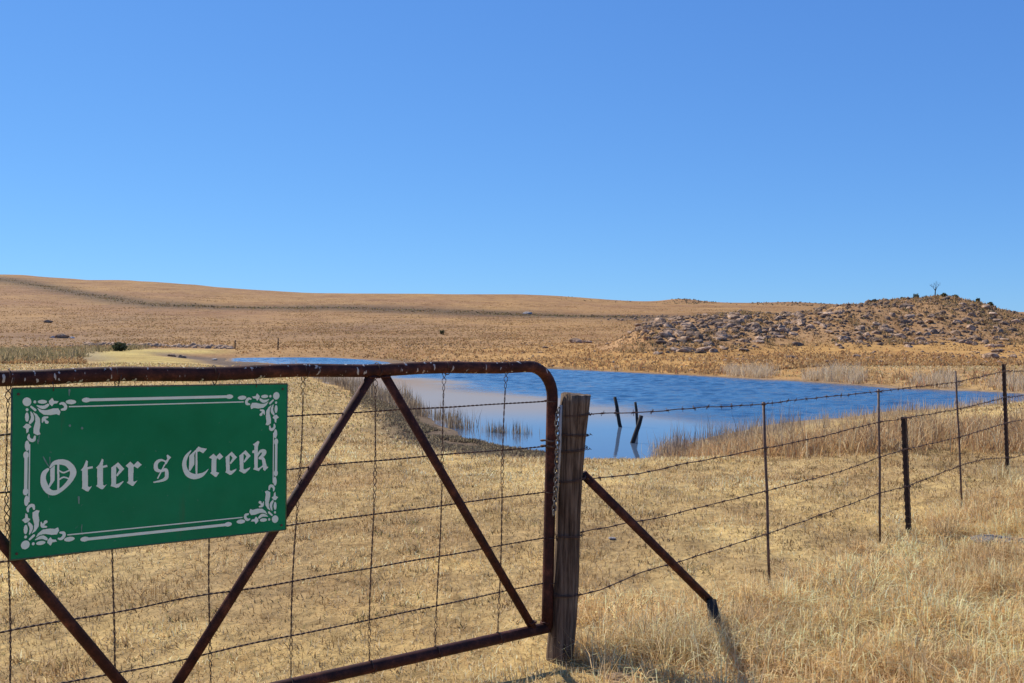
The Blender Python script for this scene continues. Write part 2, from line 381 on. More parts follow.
def land(x, y, full=False):
    x = np.asarray(x, float); y = np.asarray(y, float)
    r = np.hypot(x, y); d = np.where(y > 1, y, 1.0)
    px = np.where(y > 1, CX + F * x / d, np.where(x > 0, 1400, -300)); px = np.clip(px, -300, 1400)
    d = np.where(y > 1, np.maximum(y, r * 0.75), r * 0.75)
    near = -0.12 * sstep(8, 13, d) + 0.03 * fbm(x, y, 2.5, 3, 3)
    near = near + 0.030 * fbm(x, y, 0.55, 13, 3) * (1 - sstep(15, 25, d))
    near = near + 0.11 * sstep(3.2, 5.0, x) * sstep(6.5, 9.0, y) * (1 - sstep(14, 20, y))
    far = table_z(px, np.clip(d, 60, 800))
    z = np.where(d < 60, near + (far - near) * sstep(30, 60, d), far)
    z = z - np.clip(d - 800, 0, 1600) * 0.03
    z = z + sstep(60, 200, d) * 0.0025 * np.minimum(d, 700) * fbm(x, y, 60, 21, 4) * 0.5
    z = z + 2.6 * np.exp(-((px - 682) / 22) ** 2) * np.exp(-((d - 790) / 40) ** 2) + 1.2 * np.exp(-((px - 790) / 30) ** 2) * np.exp(-((d - 790) / 40) ** 2)
    z, kt = koppie(px, d, z)
    z = z + kt * (0.9 * fbm(x, y, 9, 31, 4))
    # a narrow dip added to deepen the shadow band by the gate post
    z = z - 0.16 * np.exp(-((x - 0.50) / 0.16) ** 2 - ((y - 4.46) / 0.07) ** 2)
    sd_ = pond_sd(x, y) + 0.5 * fbm(x, y, 3.0, 5, 3) * sstep(0, 3, np.abs(d - 5))
    w = 5.5 + 0.06 * np.clip(d - 20, 0, 100)
    shore = sstep(0, 1, sd_ / w)
    zz = WATER + 0.02 + np.maximum(z - WATER - 0.02, 0.05) * shore
    zz = np.where(sd_ < 0, WATER + 0.02 - 0.6 * sstep(0, 3.0, -sd_), zz)
    z = np.where(sd_ < w, zz, z)
    mudm = sstep(-0.5, 0.3, sd_) * (1 - sstep(1.2, 3.2, sd_)) * (1 - sstep(2, 6, x)) * (1 - sstep(60, 80, y))
    z = z + mudm * 0.10 * np.maximum(0, fbm(x, y, 0.9, 44, 3))
    if full: return z, sd_, px, d, kt
    return z
def gz(x, y): return float(land(np.array([x]), np.array([y]))[0])
def at(px, d, dz=0.0):
    x = (px - CX) / F * d; return Vector((x, d, gz(x, d) + dz))
def ray(px, py, d):
    return Vector(((px - CX) / F * d, d, EYE + (HY - py) / F * d))

DITCH = [(-60, 620), (0, 690), (60, 590), (100, 515), (150, 455), (220, 460), (330, 505), (400, 490), (480, 465), (560, 425), (640, 385), (700, 360)]
def field_tone(x, y):
    """0 straw .. 1 trampled brown patches"""
    return np.clip(0.35 + 1.5 * fbm(x, y, 1.9, 150, 4) + 0.8 * fbm(x, y, 0.5, 151, 3), 0, 1)
def build_ground():
    rr = [0.4]
    while rr[-1] < 7000:
        r = rr[-1]; k = 0.03 if r < 3.4 else (0.009 if r < 12 else (0.0125 if r < 200 else 0.02 if r < 900 else 0.06))
        rr.append(r * (1 + k))
    rr = np.array(rr)
    th = np.concatenate([np.linspace(-36, 36, 420), np.linspace(36, 324, 90)[1:-1]]); th = np.radians(th)
    R, T_ = np.meshgrid(rr, th, indexing='ij'); X = R * np.sin(T_); Y = R * np.cos(T_)
    Z, sd_, px, d, kt = land(X, Y, True)
    nr, nt_ = X.shape
    straw = np.array([0.52, 0.375, 0.155]); tan = np.array([0.34, 0.200, 0.088]); orange = np.array([0.46, 0.265, 0.09])
    gold = np.array([0.47, 0.36, 0.125]); mud = np.array([0.13, 0.095, 0.07]); olive = np.array([0.34, 0.29, 0.16]); brown = np.array([0.36, 0.215, 0.11])
    def blend(c, k, m): return c * (1 - m[..., None]) + k * m[..., None]
    c = np.ones(X.shape + (3,)) * straw
    c = blend(c, np.array([0.30, 0.205, 0.105]), field_tone(X, Y) * (1 - sstep(20, 50, d)) * 0.6)
    c = blend(c, tan, sstep(14, 60, d) * (1 - 0.6 * (1 - sstep(300, 420, px)) * (1 - sstep(60, 75, d))))
    c = blend(c, orange, sstep(45, 70, d) * (1 - sstep(110, 160, d)) * (1 - sstep(40, 42, -x0(px))) * sstep(380, 600, px))
    c = blend(c, brown, sstep(0.03, 0.25, kt) * 0.85)
    n = fbm(X, Y, 70, 8, 4)
    c = blend(c, np.array([0.28, 0.155, 0.08]), sstep(-0.2, 0.4, n) * sstep(120, 220, d) * 0.7)
    c = blend(c, np.array([0.25, 0.155, 0.085]), (1 - sstep(420, 560, px)) * sstep(135, 165, d) * (1 - sstep(300, 400, d)) * np.clip(0.55 + 0.9 * fbm(X, Y * 0.5, 40, 78, 3), 0, 1))
    dl = np.interp(px, [p for p, _ in DITCH], [q for _, q in DITCH]); wd = np.interp(px, [0, 150, 250, 400, 640], [75, 50, 28, 60, 48])
    c = blend(c, np.array([0.10, 0.072, 0.045]), np.exp(-((d + 9 * fbm(X, Y, 25, 77, 3) - dl) / wd) ** 2) * (1 - sstep(660, 720, px)) * 0.85)
    # smooth pale green-gold bank beside the inlet
    bank = sstep(85, 110, px) * (1 - sstep(205, 250, px)) * sstep(45, 60, d) * (1 - sstep(118, 135, d)) * sstep(4, 9, sd_)
    c = blend(c, gold, bank * 0.95)
    c = blend(c, olive, (1 - sstep(70, 105, px - (120 - d) * 0.6)) * sstep(60, 75, d) * (1 - sstep(125, 150, d)) * 0.75)
    # bare mud at the water's edge
    mm = (1 - sstep(0.6, np.interp(px, [480, 530], [4.6, 3.0]) + 1.5 * fbm(X, Y, 2, 9, 3), sd_)) * (1 - sstep(560, 620, px)) * sstep(345, 410, px)
    mm2 = (1 - sstep(12, 22, sd_)) * (1 - sstep(300, 320, px)) * sstep(60, 72, d) * (1 - sstep(108, 118, d)) * sstep(158, 200, px + (d - 90) * 1.2)
    c = blend(c, mud, np.clip(mm * 0.9, 0, 1)); c = blend(c, np.array([0.15, 0.115, 0.09]), mm2 * 0.9)
    c = blend(c, mud * 1.6, (1 - sstep(0.2, 1.0, sd_)) * sstep(560, 620, px) * 0.7)
    c = blend(c, np.array([0.06, 0.05, 0.04]), (sd_ < -0.4) * 1.0)
    c = blend(c, np.array([0.12, 0.07, 0.035]), np.exp(-((X - 0.50) / 0.16) ** 2 - ((Y - 4.46) / 0.06) ** 2) * 0.8)  # shadow band beside the post, painted dark brown into the ground
    V = np.stack([X, Y, Z], -1).reshape(-1, 3)
    i, j = np.meshgrid(np.arange(nr - 1), np.arange(nt_), indexing='ij'); j2 = (j + 1) % nt_
    Q = np.stack([i * nt_ + j, (i + 1) * nt_ + j, (i + 1) * nt_ + j2, i * nt_ + j2], -1).reshape(-1, 4)[:, ::-1]
    cv = c.reshape(-1, 3)
    # close the middle
    V = np.vstack([V, [[0, 0, float(Z[0].mean())]]]); cv = np.vstack([cv, cv[:1]])
    k = np.arange(nt_); Tm = np.stack([np.full(nt_, len(V) - 1), (k + 1) % nt_, k], -1)
    o = raw_mesh('ground', V, Q, Tm, M_GROUND, smooth=True, col=cv)
    tag(o, 'dry straw coloured veld rising to a low brown hillside', kind='structure')
def x0(px): return px * 0
build_ground()

def build_water():
    """the pond as a real surface: short wind waves in the open, glassy in the sheltered corner"""
    st = 0.115; xs = np.arange(-40, 27, st); ys = np.arange(16, 119, st)
    X, Y = np.meshgrid(xs, ys, indexing='ij'); S = pond_sd(X, Y)
    ax, ay, bx, by = CALM; L = math.hypot(bx - ax, by - ay)
    dd = (X - ax) * (by - ay) / L - (Y - ay) * (bx - ax) / L + 3.0 * fbm(X, Y, 8, 160, 2)
    chop = 1 - sstep(-2.0, 2.0, dd) * (1 - sstep(62, 76, Y))
    gust = 0.65 + 0.9 * np.clip(fbm(X, Y * 0.6, 9, 165, 3) + 0.35, 0, 1)
    c, sn = math.cos(0.5), math.sin(0.5); U, V2 = X * c + Y * sn, -X * sn + Y * c
    wv = 0.060 * vnoise(U / 0.75, V2 / 0.42, 161) + 0.040 * vnoise(U / 0.45, V2 / 0.30, 162) + 0.022 * vnoise(U / 1.7, V2 / 1.0, 163) + 0.022 * vnoise(U / 0.26, V2 / 0.24, 164)
    Z = WATER + wv * chop * gust * sstep(0.3, 2.0, -S)
    nx, ny = X.shape; idx = np.arange(nx * ny).reshape(nx, ny); ok = S < 1.1
    f = ok[:-1, :-1] & ok[1:, :-1] & ok[1:, 1:] & ok[:-1, 1:]
    Q = np.stack([idx[:-1, :-1][f], idx[1:, :-1][f], idx[1:, 1:][f], idx[:-1, 1:][f]], -1)
    used = np.unique(Q); mp = np.full(nx * ny, -1); mp[used] = np.arange(len(used))
    V = np.stack([X, Y, Z], -1).reshape(-1, 3)[used]
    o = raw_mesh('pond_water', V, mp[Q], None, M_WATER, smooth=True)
    tag(o, 'blue pond, ruffled by wind with a calm silty corner', kind='structure')
build_water()

# ------------------------------------------------------------------ grass
def blades(name, X, Y, h, w, lean, colr, mat=M_VEG, parent=None, z=None, sink=0.01, cvar=0.25, droop=0.5, zoff=None, coltip=None):
    """one bent blade (5 vertices) for each position; all arrays are per blade"""
    n = len(X); Z = land(X, Y) if z is None else z
    a = rng.uniform(0, 2 * np.pi, n); b = rng.uniform(0, 2 * np.pi, n)
    ln = np.abs(rng.normal(0, 1, n)) * lean
    dx, dy = np.cos(a) * np.sin(ln), np.sin(a) * np.sin(ln); dz = np.cos(ln)
    wx, wy = np.cos(b) * w / 2, np.sin(b) * w / 2
    P0 = np.stack([X, Y, Z - sink], -1)
    P1 = P0 + np.stack([dx, dy, dz], -1) * (h * 0.55)[:, None]
    k = 1 + droop * rng.uniform(0.3, 1.6, n)
    P2 = P1 + np.stack([dx * k * 1.3, dy * k * 1.3, dz * np.clip(1.6 - 0.6 * k, -0.2, 1)], -1) * (h * 0.5)[:, None]
    W = np.stack([wx, wy, np.zeros(n)], -1)
    V = np.stack([P0 - W, P0 + W, P1 + W * 0.75, P1 - W * 0.75, P2], 1).reshape(-1, 3)
    i = np.arange(n) * 5
    Q = np.stack([i, i + 1, i + 2, i + 3], -1); T = np.stack([i + 3, i + 2, i + 4], -1)
    c = np.asarray(colr, float)
    if c.ndim == 1: c = np.tile(c, (n, 1))
    c = c * (1 + rng.uniform(-cvar, cvar, n))[:, None] * (1 + rng.uniform(-0.02, 0.02, (n, 3)))
    C = np.repeat(np.clip(c, 0.01, 0.85), 5, axis=0)
    return raw_mesh(name, V, Q, T, mat, parent, col=C)

def pick(cols, wts, n):
    cols = np.array(cols); return cols[rng.choice(len(cols), n, p=np.array(wts) / sum(wts))]
STRAW = [(0.61, 0.46, 0.235), (0.78, 0.64, 0.40), (0.46, 0.31, 0.14), (0.28, 0.18, 0.085), (0.40, 0.36, 0.15)]

def sector(n, d0, d1, p0, p1, power=1.0):
    """positions spread over a sector of the field; power > 1 crowds them nearer"""
    t = rng.uniform(0, 1, n) ** power; d = np.sqrt(d0 ** 2 + (d1 ** 2 - d0 ** 2) * t)
    px = rng.uniform(p0, p1, n); return (px - CX) / F * d, d, px

def build_grass():
    # grazed turf, thick near the gate and thinner with distance
    n = 320000
    X, Y, px = sector(n, 3.6, 17, -120, 1150, 1.55)
    keep = (pond_sd(X, Y) > 0.8) & (fbm(X, Y, 0.35, 50, 3) + rng.uniform(-0.5, 0.6, n) > -0.25)
    keep &= ~((np.abs(X - 0.50) < 0.15) & (np.abs(Y - 4.46) < 0.06))
    X, Y = X[keep], Y[keep]; n = len(X)
    cl = fbm(X, Y, 0.4, 51, 3)
    h = (0.018 + 0.022 * rng.uniform(0, 1, n) + 0.05 * np.clip(cl, 0, 1)) * (1 + 0.04 * Y)
    w = 0.003 + 0.0005 * Y
    c = pick(STRAW, [5, 4, 3, 1.6, 0.6], n) * (1.05 + 0.65 * np.clip(fbm(X, Y, 0.8, 52, 4), -1, 1))[:, None]
    ft = field_tone(X, Y)[:, None] * np.where(X > 1.5 + (Y - 5) * 0.8, 0.4, 1.0)[:, None]; c = c * 1.1 * (1 - ft * np.array([0.30, 0.37, 0.43]))
    tag(blades('short_grass', X, Y, h, w, 1.15, c), 'short dry grazed grass over the field', 'grass', kind='stuff')
    # long tangled grass on the near right
    nt_ = 5200
    X, Y, px = sector(nt_, 4.0, 13, 520, 1250, 1.35)
    edge = 600 + 90 * vnoise(Y * 0.9, Y * 0, 61) + np.clip(Y - 5, 0, 8) * 55
    fence = (Y - 4.5) - (X - 0.3) * 1.12
    k = (px > edge) & (fence < -0.15 + 0.4 * vnoise(X * 2, Y * 2, 63)) | ((Y < 5.6) & (px > 560) & (px < 860) & (rng.uniform(0, 1, nt_) > 0.35))
    k &= (pond_sd(X, Y) > 3) & ~((np.abs(X - 0.50) < 0.14) & (np.abs(Y - 4.45) < 0.06)) & ~((Y < 4.6) & (px < 596))
    X, Y = X[k], Y[k]; m = len(X); per = 34
    rad = rng.uniform(0.03, 0.10, m); hh = rng.uniform(0.07, 0.17, m) * (1 + 0.8 * np.clip(fbm(X, Y, 0.9, 64, 3), -0.5, 1))
    tone = 1 + 0.45 * np.clip(fbm(X, Y, 0.8, 66, 3), -1, 1)
    ix = np.repeat(np.arange(m), per); n = len(ix); a = rng.uniform(0, 6.283, n); q = np.sqrt(rng.uniform(0, 1, n)) * rad[ix]
    c = pick(STRAW[:4], [5, 6, 1.5, 0.5], n) * np.array([1.18, 1.06, 0.95]) * tone[ix][:, None]
    tag(blades('long_grass', X[ix] + np.cos(a) * q, Y[ix] + np.sin(a) * q, hh[ix] * rng.uniform(0.5, 1.25, n), np.full(n, 0.0036) + 0.0003 * Y[ix], 0.95, c, droop=1.2),
        'long tangled straw grass along the right of the fence', 'grass', kind='stuff')
    # bigger matted tussocks among it
    m = 150; X, Y, px = sector(m, 4.1, 10, 575, 1200, 1.3); k = ((Y - 4.5) - (X - 0.3) * 1.12 < 0.1) | (Y < 5.0); k &= ~((np.abs(X - 0.50) < 0.2) & (np.abs(Y - 4.45) < 0.08)) & ~((Y < 4.6) & (px < 612)); X, Y = X[k], Y[k]; m = len(X); per = 330
    rad = rng.uniform(0.06, 0.17, m); hh = rng.uniform(0.14, 0.27, m); ix = np.repeat(np.arange(m), per); n = len(ix)
    a = rng.uniform(0, 6.283, n); q = np.sqrt(rng.uniform(0, 1, n)) * rad[ix]; tn = rng.uniform(0.75, 1.2, m)[ix]
    tag(blades('tussock_mats', X[ix] + np.cos(a) * q, Y[ix] + np.sin(a) * q * 0.8, hh[ix] * rng.uniform(0.3, 1.2, n), np.full(n, 0.0034), 0.85, pick(STRAW[:4], [4, 6, 1.5, 0.8], n) * tn[:, None] * np.array([1.18, 1.06, 0.95]), droop=1.5),
        'pale matted tussocks leaning over on the near right', 'grass', kind='stuff')
    # dark low weeds in the grazed field
    m = 700; X, Y, px = sector(m, 4.2, 17, -60, 1000, 1.2); k = pond_sd(X, Y) > 1.5; X, Y = X[k], Y[k]; m = len(X); per = 26; ix = np.repeat(np.arange(m), per); n = len(ix); sp = rng.uniform(0.02, 0.07, m)[ix]
    tag(blades('low_weeds', X[ix] + rng.normal(0, 1, n) * sp, Y[ix] + rng.normal(0, 1, n) * sp, rng.uniform(0.015, 0.05, n), 0.005 + 0.0007 * Y[ix], 1.0, pick([(0.16, 0.11, 0.06), (0.24, 0.20, 0.09), (0.33, 0.23, 0.11)], [2, 1, 2], n)),
        'small brown weeds dotted over the grazed field', 'weeds', kind='stuff')
    # taller pale tufts the stock have left
    m = 260; X, Y, px = sector(m, 4.4, 17, -60, 1000, 1.1); k = (pond_sd(X, Y) > 2) & (fbm(X, Y, 2.2, 170, 3) > -0.05); X, Y = X[k], Y[k]; m = len(X); per = 70; ix = np.repeat(np.arange(m), per); n = len(ix); sp = rng.uniform(0.03, 0.09, m)[ix]
    tag(blades('grass_tufts', X[ix] + rng.normal(0, 1, n) * sp, Y[ix] + rng.normal(0, 1, n) * sp, rng.uniform(0.03, 0.085, n) * rng.uniform(0.6, 1.3, m)[ix], 0.003 + 0.0006 * Y[ix], 0.9, pick(STRAW, [4, 3, 3, 1.5, 1], n) * rng.uniform(0.7, 1.1, m)[ix][:, None], droop=1.0),
        'taller ungrazed tufts standing out of the cropped field', 'grass', kind='stuff')
    # rough growth round the posts
    spots = [(0.24, 4.44, 0.10, 0.04, 160), (0.62, 4.60, 0.26, 0.20, 1500), (0.95, 4.55, 0.22, 0.17, 1100), (0.90, 4.85, 0.16, 0.17, 600), (0.40, 4.56, 0.10, 0.14, 400), (1.49, 5.85, 0.16, 0.05, 320),
             (1.75, 5.75, 0.16, 0.10, 500), (2.98, 7.5, 0.2, 0.07, 400), (2.6, 7.1, 0.2, 0.05, 300), (3.76, 8.4, 0.22, 0.08, 300), (5.06, 10.1, 0.3, 0.2, 500), (1.3, 4.9, 0.25, 0.14, 700), (-0.1, 4.25, 0.5, 0.06, 900)]
    Xs, Ys, Hs = [], [], []
    for x, y, r, h, cnt in spots:
        Xs.append(x + rng.normal(0, r * 0.6, cnt)); Ys.append(y + rng.normal(0, r * 0.4, cnt)); Hs.append(h * rng.uniform(0.45, 1.4, cnt))
    X, Y, H = map(np.concatenate, (Xs, Ys, Hs)); n = len(X)
    tag(blades('rank_grass', X, Y, H, np.full(n, 0.0036), 0.6, pick(STRAW, [4, 5, 2, 0.8, 0.3], n) * 1.1, droop=1.0), 'rank dry grass left growing round the fence posts', 'grass', kind='stuff')
    # the field from 15 m to the pond and the far left
    n = 130000
    X, Y, px = sector(n, 15, 62, -60, 1120, 1.3)
    s = pond_sd(X, Y); keep = (s > np.where(px < 390, 0.3, 1.6)) & (fbm(X, Y, 1.5, 70, 3) + rng.uniform(-0.4, 0.5, n) > -0.15)
    X, Y = X[keep], Y[keep]; n = len(X)
    c = pick(STRAW, [4, 2, 3, 1.6, 1.4], n) * (1 + 0.3 * np.clip(fbm(X, Y, 3, 71, 3), -1, 1))[:, None]
    tag(blades('field_grass', X, Y, (0.035 + 0.04 * rng.uniform(0, 1, n)) * (1 + 0.012 * Y), 0.008 + 0.0011 * Y, 1.0, c), 'dry grass on the open field before the pond', 'grass', kind='stuff')
    # tussocks over the far slope
    n = 150000
    X, Y, px = sector(n, 60, 640, -80, 1120, 2.3)
    s, = (pond_sd(X, Y),); _, _, pxx, dd, kt = land(X, Y, True)
    bank = (px > 85) & (px < 235) & (Y < 135)
    pn = fbm(X, Y, 14, 80, 4)
    keep = (s > 1.5) & ~bank & (pn + rng.uniform(-0.5, 0.5, n) > 0.0 + 0.45 * sstep(220, 560, dd))
    X, Y = X[keep], Y[keep]; n = len(X); k3 = 3
    X = np.repeat(X, k3) + rng.normal(0, 0.12, n * k3); Y = np.repeat(Y, k3) + rng.normal(0, 0.12, n * k3); n *= k3
    red = np.where((X / Y < 0.0) & (Y > 130), 0.78, 0.95)[:, None] * pick([(0.48, 0.30, 0.13), (0.42, 0.25, 0.11), (0.56, 0.39, 0.19), (0.30, 0.18, 0.09), (0.46, 0.23, 0.11)], [4, 3, 3, 1.2, 0.8], n)
    tag(blades('tussock_grass', X, Y, rng.uniform(0.10, 0.30, n), 0.07 + 0.0008 * Y, 1.0, red, cvar=0.22), 'brown tussock grass over the slope beyond the pond', 'grass', kind='stuff')
build_grass()

def patch(n, p0, p1, dfun, depth, h0, h1, w, cols, wts, name, label, lean=0.18, clump=1.0, per=14, zwater=False, droop=0.35, seed=90, edge=0.25):
    nc = max(6, n // per); px = rng.uniform(p0, p1, nc); d = np.array(dfun(px)) + rng.uniform(0, 1, nc) * depth
    hk = np.repeat(rng.uniform(0.45, 1.3, nc), per); px = np.repeat(px, per); d = np.repeat(d, per); n = len(px)
    sp = h1 * 0.22; X = (px - CX) / F * d + rng.normal(0, sp, n); Y = d + rng.normal(0, sp, n)
    f = fbm(X, Y, clump, seed, 3)
    m = f + rng.uniform(-0.3, 0.5, n) > 0.0
    e = np.minimum(px - p0, p1 - px) / (p1 - p0); m &= rng.uniform(0, 1, n) < np.clip(e / edge + 0.15, 0, 1)
    X, Y, f, px, hk = X[m], Y[m], f[m], px[m], hk[m]; n = len(X)
    h = rng.uniform(h0, h1, n) * hk * 1.1 * (1 + 0.6 * np.clip(f, -0.5, 1))
    z = land(X, Y)
    if zwater: z = np.maximum(z, WATER - 0.05)
    c = pick(cols, wts, n)
    return tag(blades(name, X, Y, h, np.full(n, w), lean, c, z=z, droop=droop, cvar=0.3, sink=0.03), label, 'reeds', kind='stuff')

RED = [(0.44, 0.25, 0.12), (0.52, 0.33, 0.16), (0.58, 0.43, 0.23), (0.26, 0.17, 0.11), (0.68, 0.55, 0.34)]
near_shore = lambda px: np.interp(px, [600, 650, 700, 780, 850, 900, 1000, 1100], [18, 18.6, 21.6, 25.5, 28, 30.5, 34, 33])
patch(32000, 655, 1110, lambda p: np.interp(p, [655, 720, 800, 1110], [17.2, 14.2, 13.0, 12.6]), 4.5, 0.16, 0.42, 0.011, RED, [3, 4, 4, 1.2, 2], 'bank_reeds', 'russet knee high dry reeds on the near right bank', lean=0.5, clump=0.8, droop=0.8, seed=91, edge=0.08)
patch(4500, 720, 1120, lambda p: near_shore(p) - 4.5, 4.2, 0.15, 0.42, 0.013, [(0.46, 0.33, 0.19), (0.60, 0.48, 0.31), (0.30, 0.21, 0.13)], [3, 3, 1], 'shore_reeds', 'thin grey brown reeds at the right water edge', lean=0.16, seed=92, edge=0.1)
patch(1700, 655, 800, lambda p: near_shore(p) - 2.8, 2.8, 0.2, 0.55, 0.011, [(0.28, 0.22, 0.18), (0.18, 0.15, 0.13), (0.4, 0.32, 0.25)], [3, 2, 1], 'shore_reeds', 'wispy dark reeds where the near bank juts into the pond', lean=0.2, seed=93, edge=0.15)
GREY = [(0.24, 0.175, 0.115), (0.36, 0.27, 0.18), (0.14, 0.105, 0.075), (0.44, 0.35, 0.24)]
left_shore = lambda px: np.interp(px, [290, 305, 320, 345, 370, 395, 420, 450, 500, 545], [70, 59, 51, 43.5, 37.7, 32, 26, 22.6, 20.3, 19.2])
patch(4600, 290, 418, lambda p: left_shore(p) - 0.5, 7.5, 0.25, 0.62, 0.018, GREY, [3, 3, 2, 1], 'dead_reeds', 'grey brown dead reeds standing in the left shallows', lean=0.15, zwater=True, seed=94, clump=2.0, edge=0.12)
patch(1700, 392, 476, lambda p: left_shore(p) + 2.6, 2.4, 0.2, 0.48, 0.013, GREY, [3, 3, 2, 1], 'dead_reeds', 'dark dead reed bed in the water behind the gate brace', lean=0.12, zwater=True, seed=95, edge=0.2)
patch(620, 482, 552, lambda p: 24.0 - (p - 478) * 0.012, 0.6, 0.18, 0.34, 0.011, GREY, [2, 3, 3, 1], 'reed_stubble', 'row of short reed stubble standing in calm water', lean=0.08, zwater=True, seed=96, clump=0.7, droop=0.1, edge=0.15)
PALE = [(0.62, 0.49, 0.32), (0.52, 0.38, 0.23), (0.72, 0.60, 0.43)]
far_shore = lambda px: np.interp(px, [p for p, _ in FAR], [q for _, q in FAR])
for p0, p1, n, h, lb in ((722, 778, 1500, 1.0, 'pale feathery reeds on the far shore below the boulders'), (803, 866, 1900, 0.95, 'pale upright reeds on the far shore right of the middle'),
                         (908, 962, 1300, 0.8, 'pale low reeds on the far shore behind the dropper'), (975, 1075, 1500, 0.8, 'pale reeds on the far shore at the right edge'), (610, 650, 260, 0.35, 'low pale reeds at the far water edge above the stakes')):
    patch(int(n * 1.6), p0, p1, lambda p: far_shore(p) + 0.5, 3.5, h * 0.3, h * 0.75, 0.022, PALE, [3, 2, 2], 'pale_reeds', lb, lean=0.42, clump=2.0, per=24, seed=97, edge=0.3)
patch(5200, 560, 1110, lambda p: far_shore(p) + 0.3, 6, 0.15, 0.42, 0.04, [(0.36, 0.24, 0.13), (0.46, 0.30, 0.13), (0.5, 0.2, 0.11), (0.28, 0.2, 0.11)], [3, 3, 1.2, 2], 'shore_grass', 'low rusty grass along the far shore', lean=0.8, clump=4, seed=98, edge=0.05)
OLIVE = [(0.25, 0.20, 0.10), (0.34, 0.27, 0.145), (0.44, 0.33, 0.19), (0.16, 0.15, 0.075)]
patch(16000, -70, 92, lambda p: np.interp(p, [-70, 60, 92], [56, 64, 84]), 62, 0.2, 0.65, 0.06, OLIVE, [3, 3, 2, 1.2], 'olive_reeds', 'olive brown reed bed at the left beyond the gate', lean=0.8, clump=3.5, seed=99, edge=0.06)
patch(1600, 88, 150, lambda p: np.interp(p, [88, 150], [96, 128]), 18, 0.3, 0.7, 0.06, OLIVE, [3, 3, 2, 1.2], 'olive_reeds', 'thin olive growth behind the pale bank', lean=0.3, clump=4, seed=100, edge=0.2)

# clods and stubble of the muddy near shore
def mud_clods():
    n = 24000
    px = rng.uniform(352, 570, n); s0 = left_shore(np.clip(px, 290, 545))
    d = s0 + 0.3 - rng.gamma(2.0, 1.05, n) * (1 + 0.012 * s0); X, Y = (px - CX) / F * d, d
    m = (fbm(X, Y, 1.3, 110, 3) > -0.25) & (pond_sd(X, Y) < np.interp((X / Y * F + CX), [480, 530], [5.2, 3.4]) + 1.8 * rng.normal(0, 1, n).clip(-1, 1)) & (Y > 13.5); X, Y = X[m], Y[m]; n = len(X)
    c = pick([(0.11, 0.08, 0.06), (0.22, 0.165, 0.11), (0.38, 0.30, 0.18), (0.16, 0.14, 0.08)], [2.5, 3, 3, 1], n)
    k = 4; X = np.repeat(X, k) + rng.normal(0, 0.04, n * k); Y = np.repeat(Y, k) + rng.normal(0, 0.04, n * k); c = np.repeat(c, k, 0); n *= k
    tag(blades('mud_clods', X, Y, rng.uniform(0.03, 0.11, n), rng.uniform(0.015, 0.04, n), 0.8, c, z=np.maximum(land(X, Y), WATER - 0.02)), 'trampled dark mud and stubble along the near left shore', 'mud', kind='stuff')
mud_clods()

# the dark scrubby ditch that crosses the hillside
def scrub_line():
    P = DITCH
    n = 5000; px = rng.uniform(-60, 640, n); d = np.interp(px, [p for p, _ in P], [q for _, q in P]) + rng.normal(0, 1, n) * np.interp(px, [0, 150, 250, 400, 640], [17, 11, 6, 10, 8])
    X, Y = (px - CX) / F * d, d
    m = fbm(X, Y, 18, 120, 3) + rng.uniform(-0.3, 0.5, n) > -0.15; X, Y = X[m], Y[m]; n = len(X)
    c = pick([(0.17, 0.12, 0.065), (0.24, 0.16, 0.085), (0.16, 0.15, 0.07), (0.34, 0.22, 0.12)], [3, 3, 2, 2], n)
    tag(blades('ditch_scrub', X, Y, rng.uniform(0.2, 0.8, n), rng.uniform(0.5, 1.2, n), 0.8, c, sink=0.1), 'dark scrub in the ditch crossing the hillside', 'scrub', kind='stuff')
    # scattered low scrub on the skyline ridge and hill
    n = 1500; px = rng.uniform(560, 900, n); d = rng.uniform(700, 800, n); X, Y = (px - CX) / F * d, d
    m = (np.exp(-((px - 690) / 18) ** 2) + 0.7 * np.exp(-((px - 795) / 35) ** 2) + 0.05) > rng.uniform(0, 1, n); X, Y = X[m], Y[m]; n = len(X)
    tag(blades('skyline_scrub', X, Y, rng.uniform(0.4, 1.3, n), rng.uniform(0.8, 2.0, n), 0.4, pick([(0.14, 0.12, 0.08), (0.2, 0.15, 0.1)], [1, 1], n), sink=0.2), 'dark scrub along the far skyline', 'scrub', kind='stuff')
scrub_line()

# ------------------------------------------------------------------ boulders
def rock_mesh(seed, sub=2, mat=M_ROCK):
    import bmesh
    bm = bmesh.new(); bmesh.ops.create_icosphere(bm, subdivisions=sub, radius=0.5)
    r = random.Random(seed); off = Vector((r.uniform(-50, 50), r.uniform(-50, 50), r.uniform(-50, 50)))
    sx, sy, sz = r.uniform(0.9, 1.3), r.uniform(0.75, 1.1), r.uniform(0.5, 0.95)
    planes = [(Vector((r.uniform(-1, 1), r.uniform(-1, 1), r.uniform(-0.4, 1))).normalized(), r.uniform(0.26, 0.42)) for _ in range(7)]
    for v in bm.verts:
        p = v.co.copy()
        for nrm, dd in planes:
            k = p.dot(nrm)
            if k > dd: p -= nrm * (k - dd) * 0.85
        p += p.normalized() * (0.10 * mnoise.noise(p * 3.2 + off) + 0.04 * mnoise.noise(p * 8 + off))
        v.co = Vector((p.x * sx, p.y * sy, p.z * sz))
    me = bpy.data.meshes.new('boulder'); bm.to_mesh(me); bm.free(); me.materials.append(mat); return me
ROCKS = [rock_mesh(100 + i) for i in range(14)]

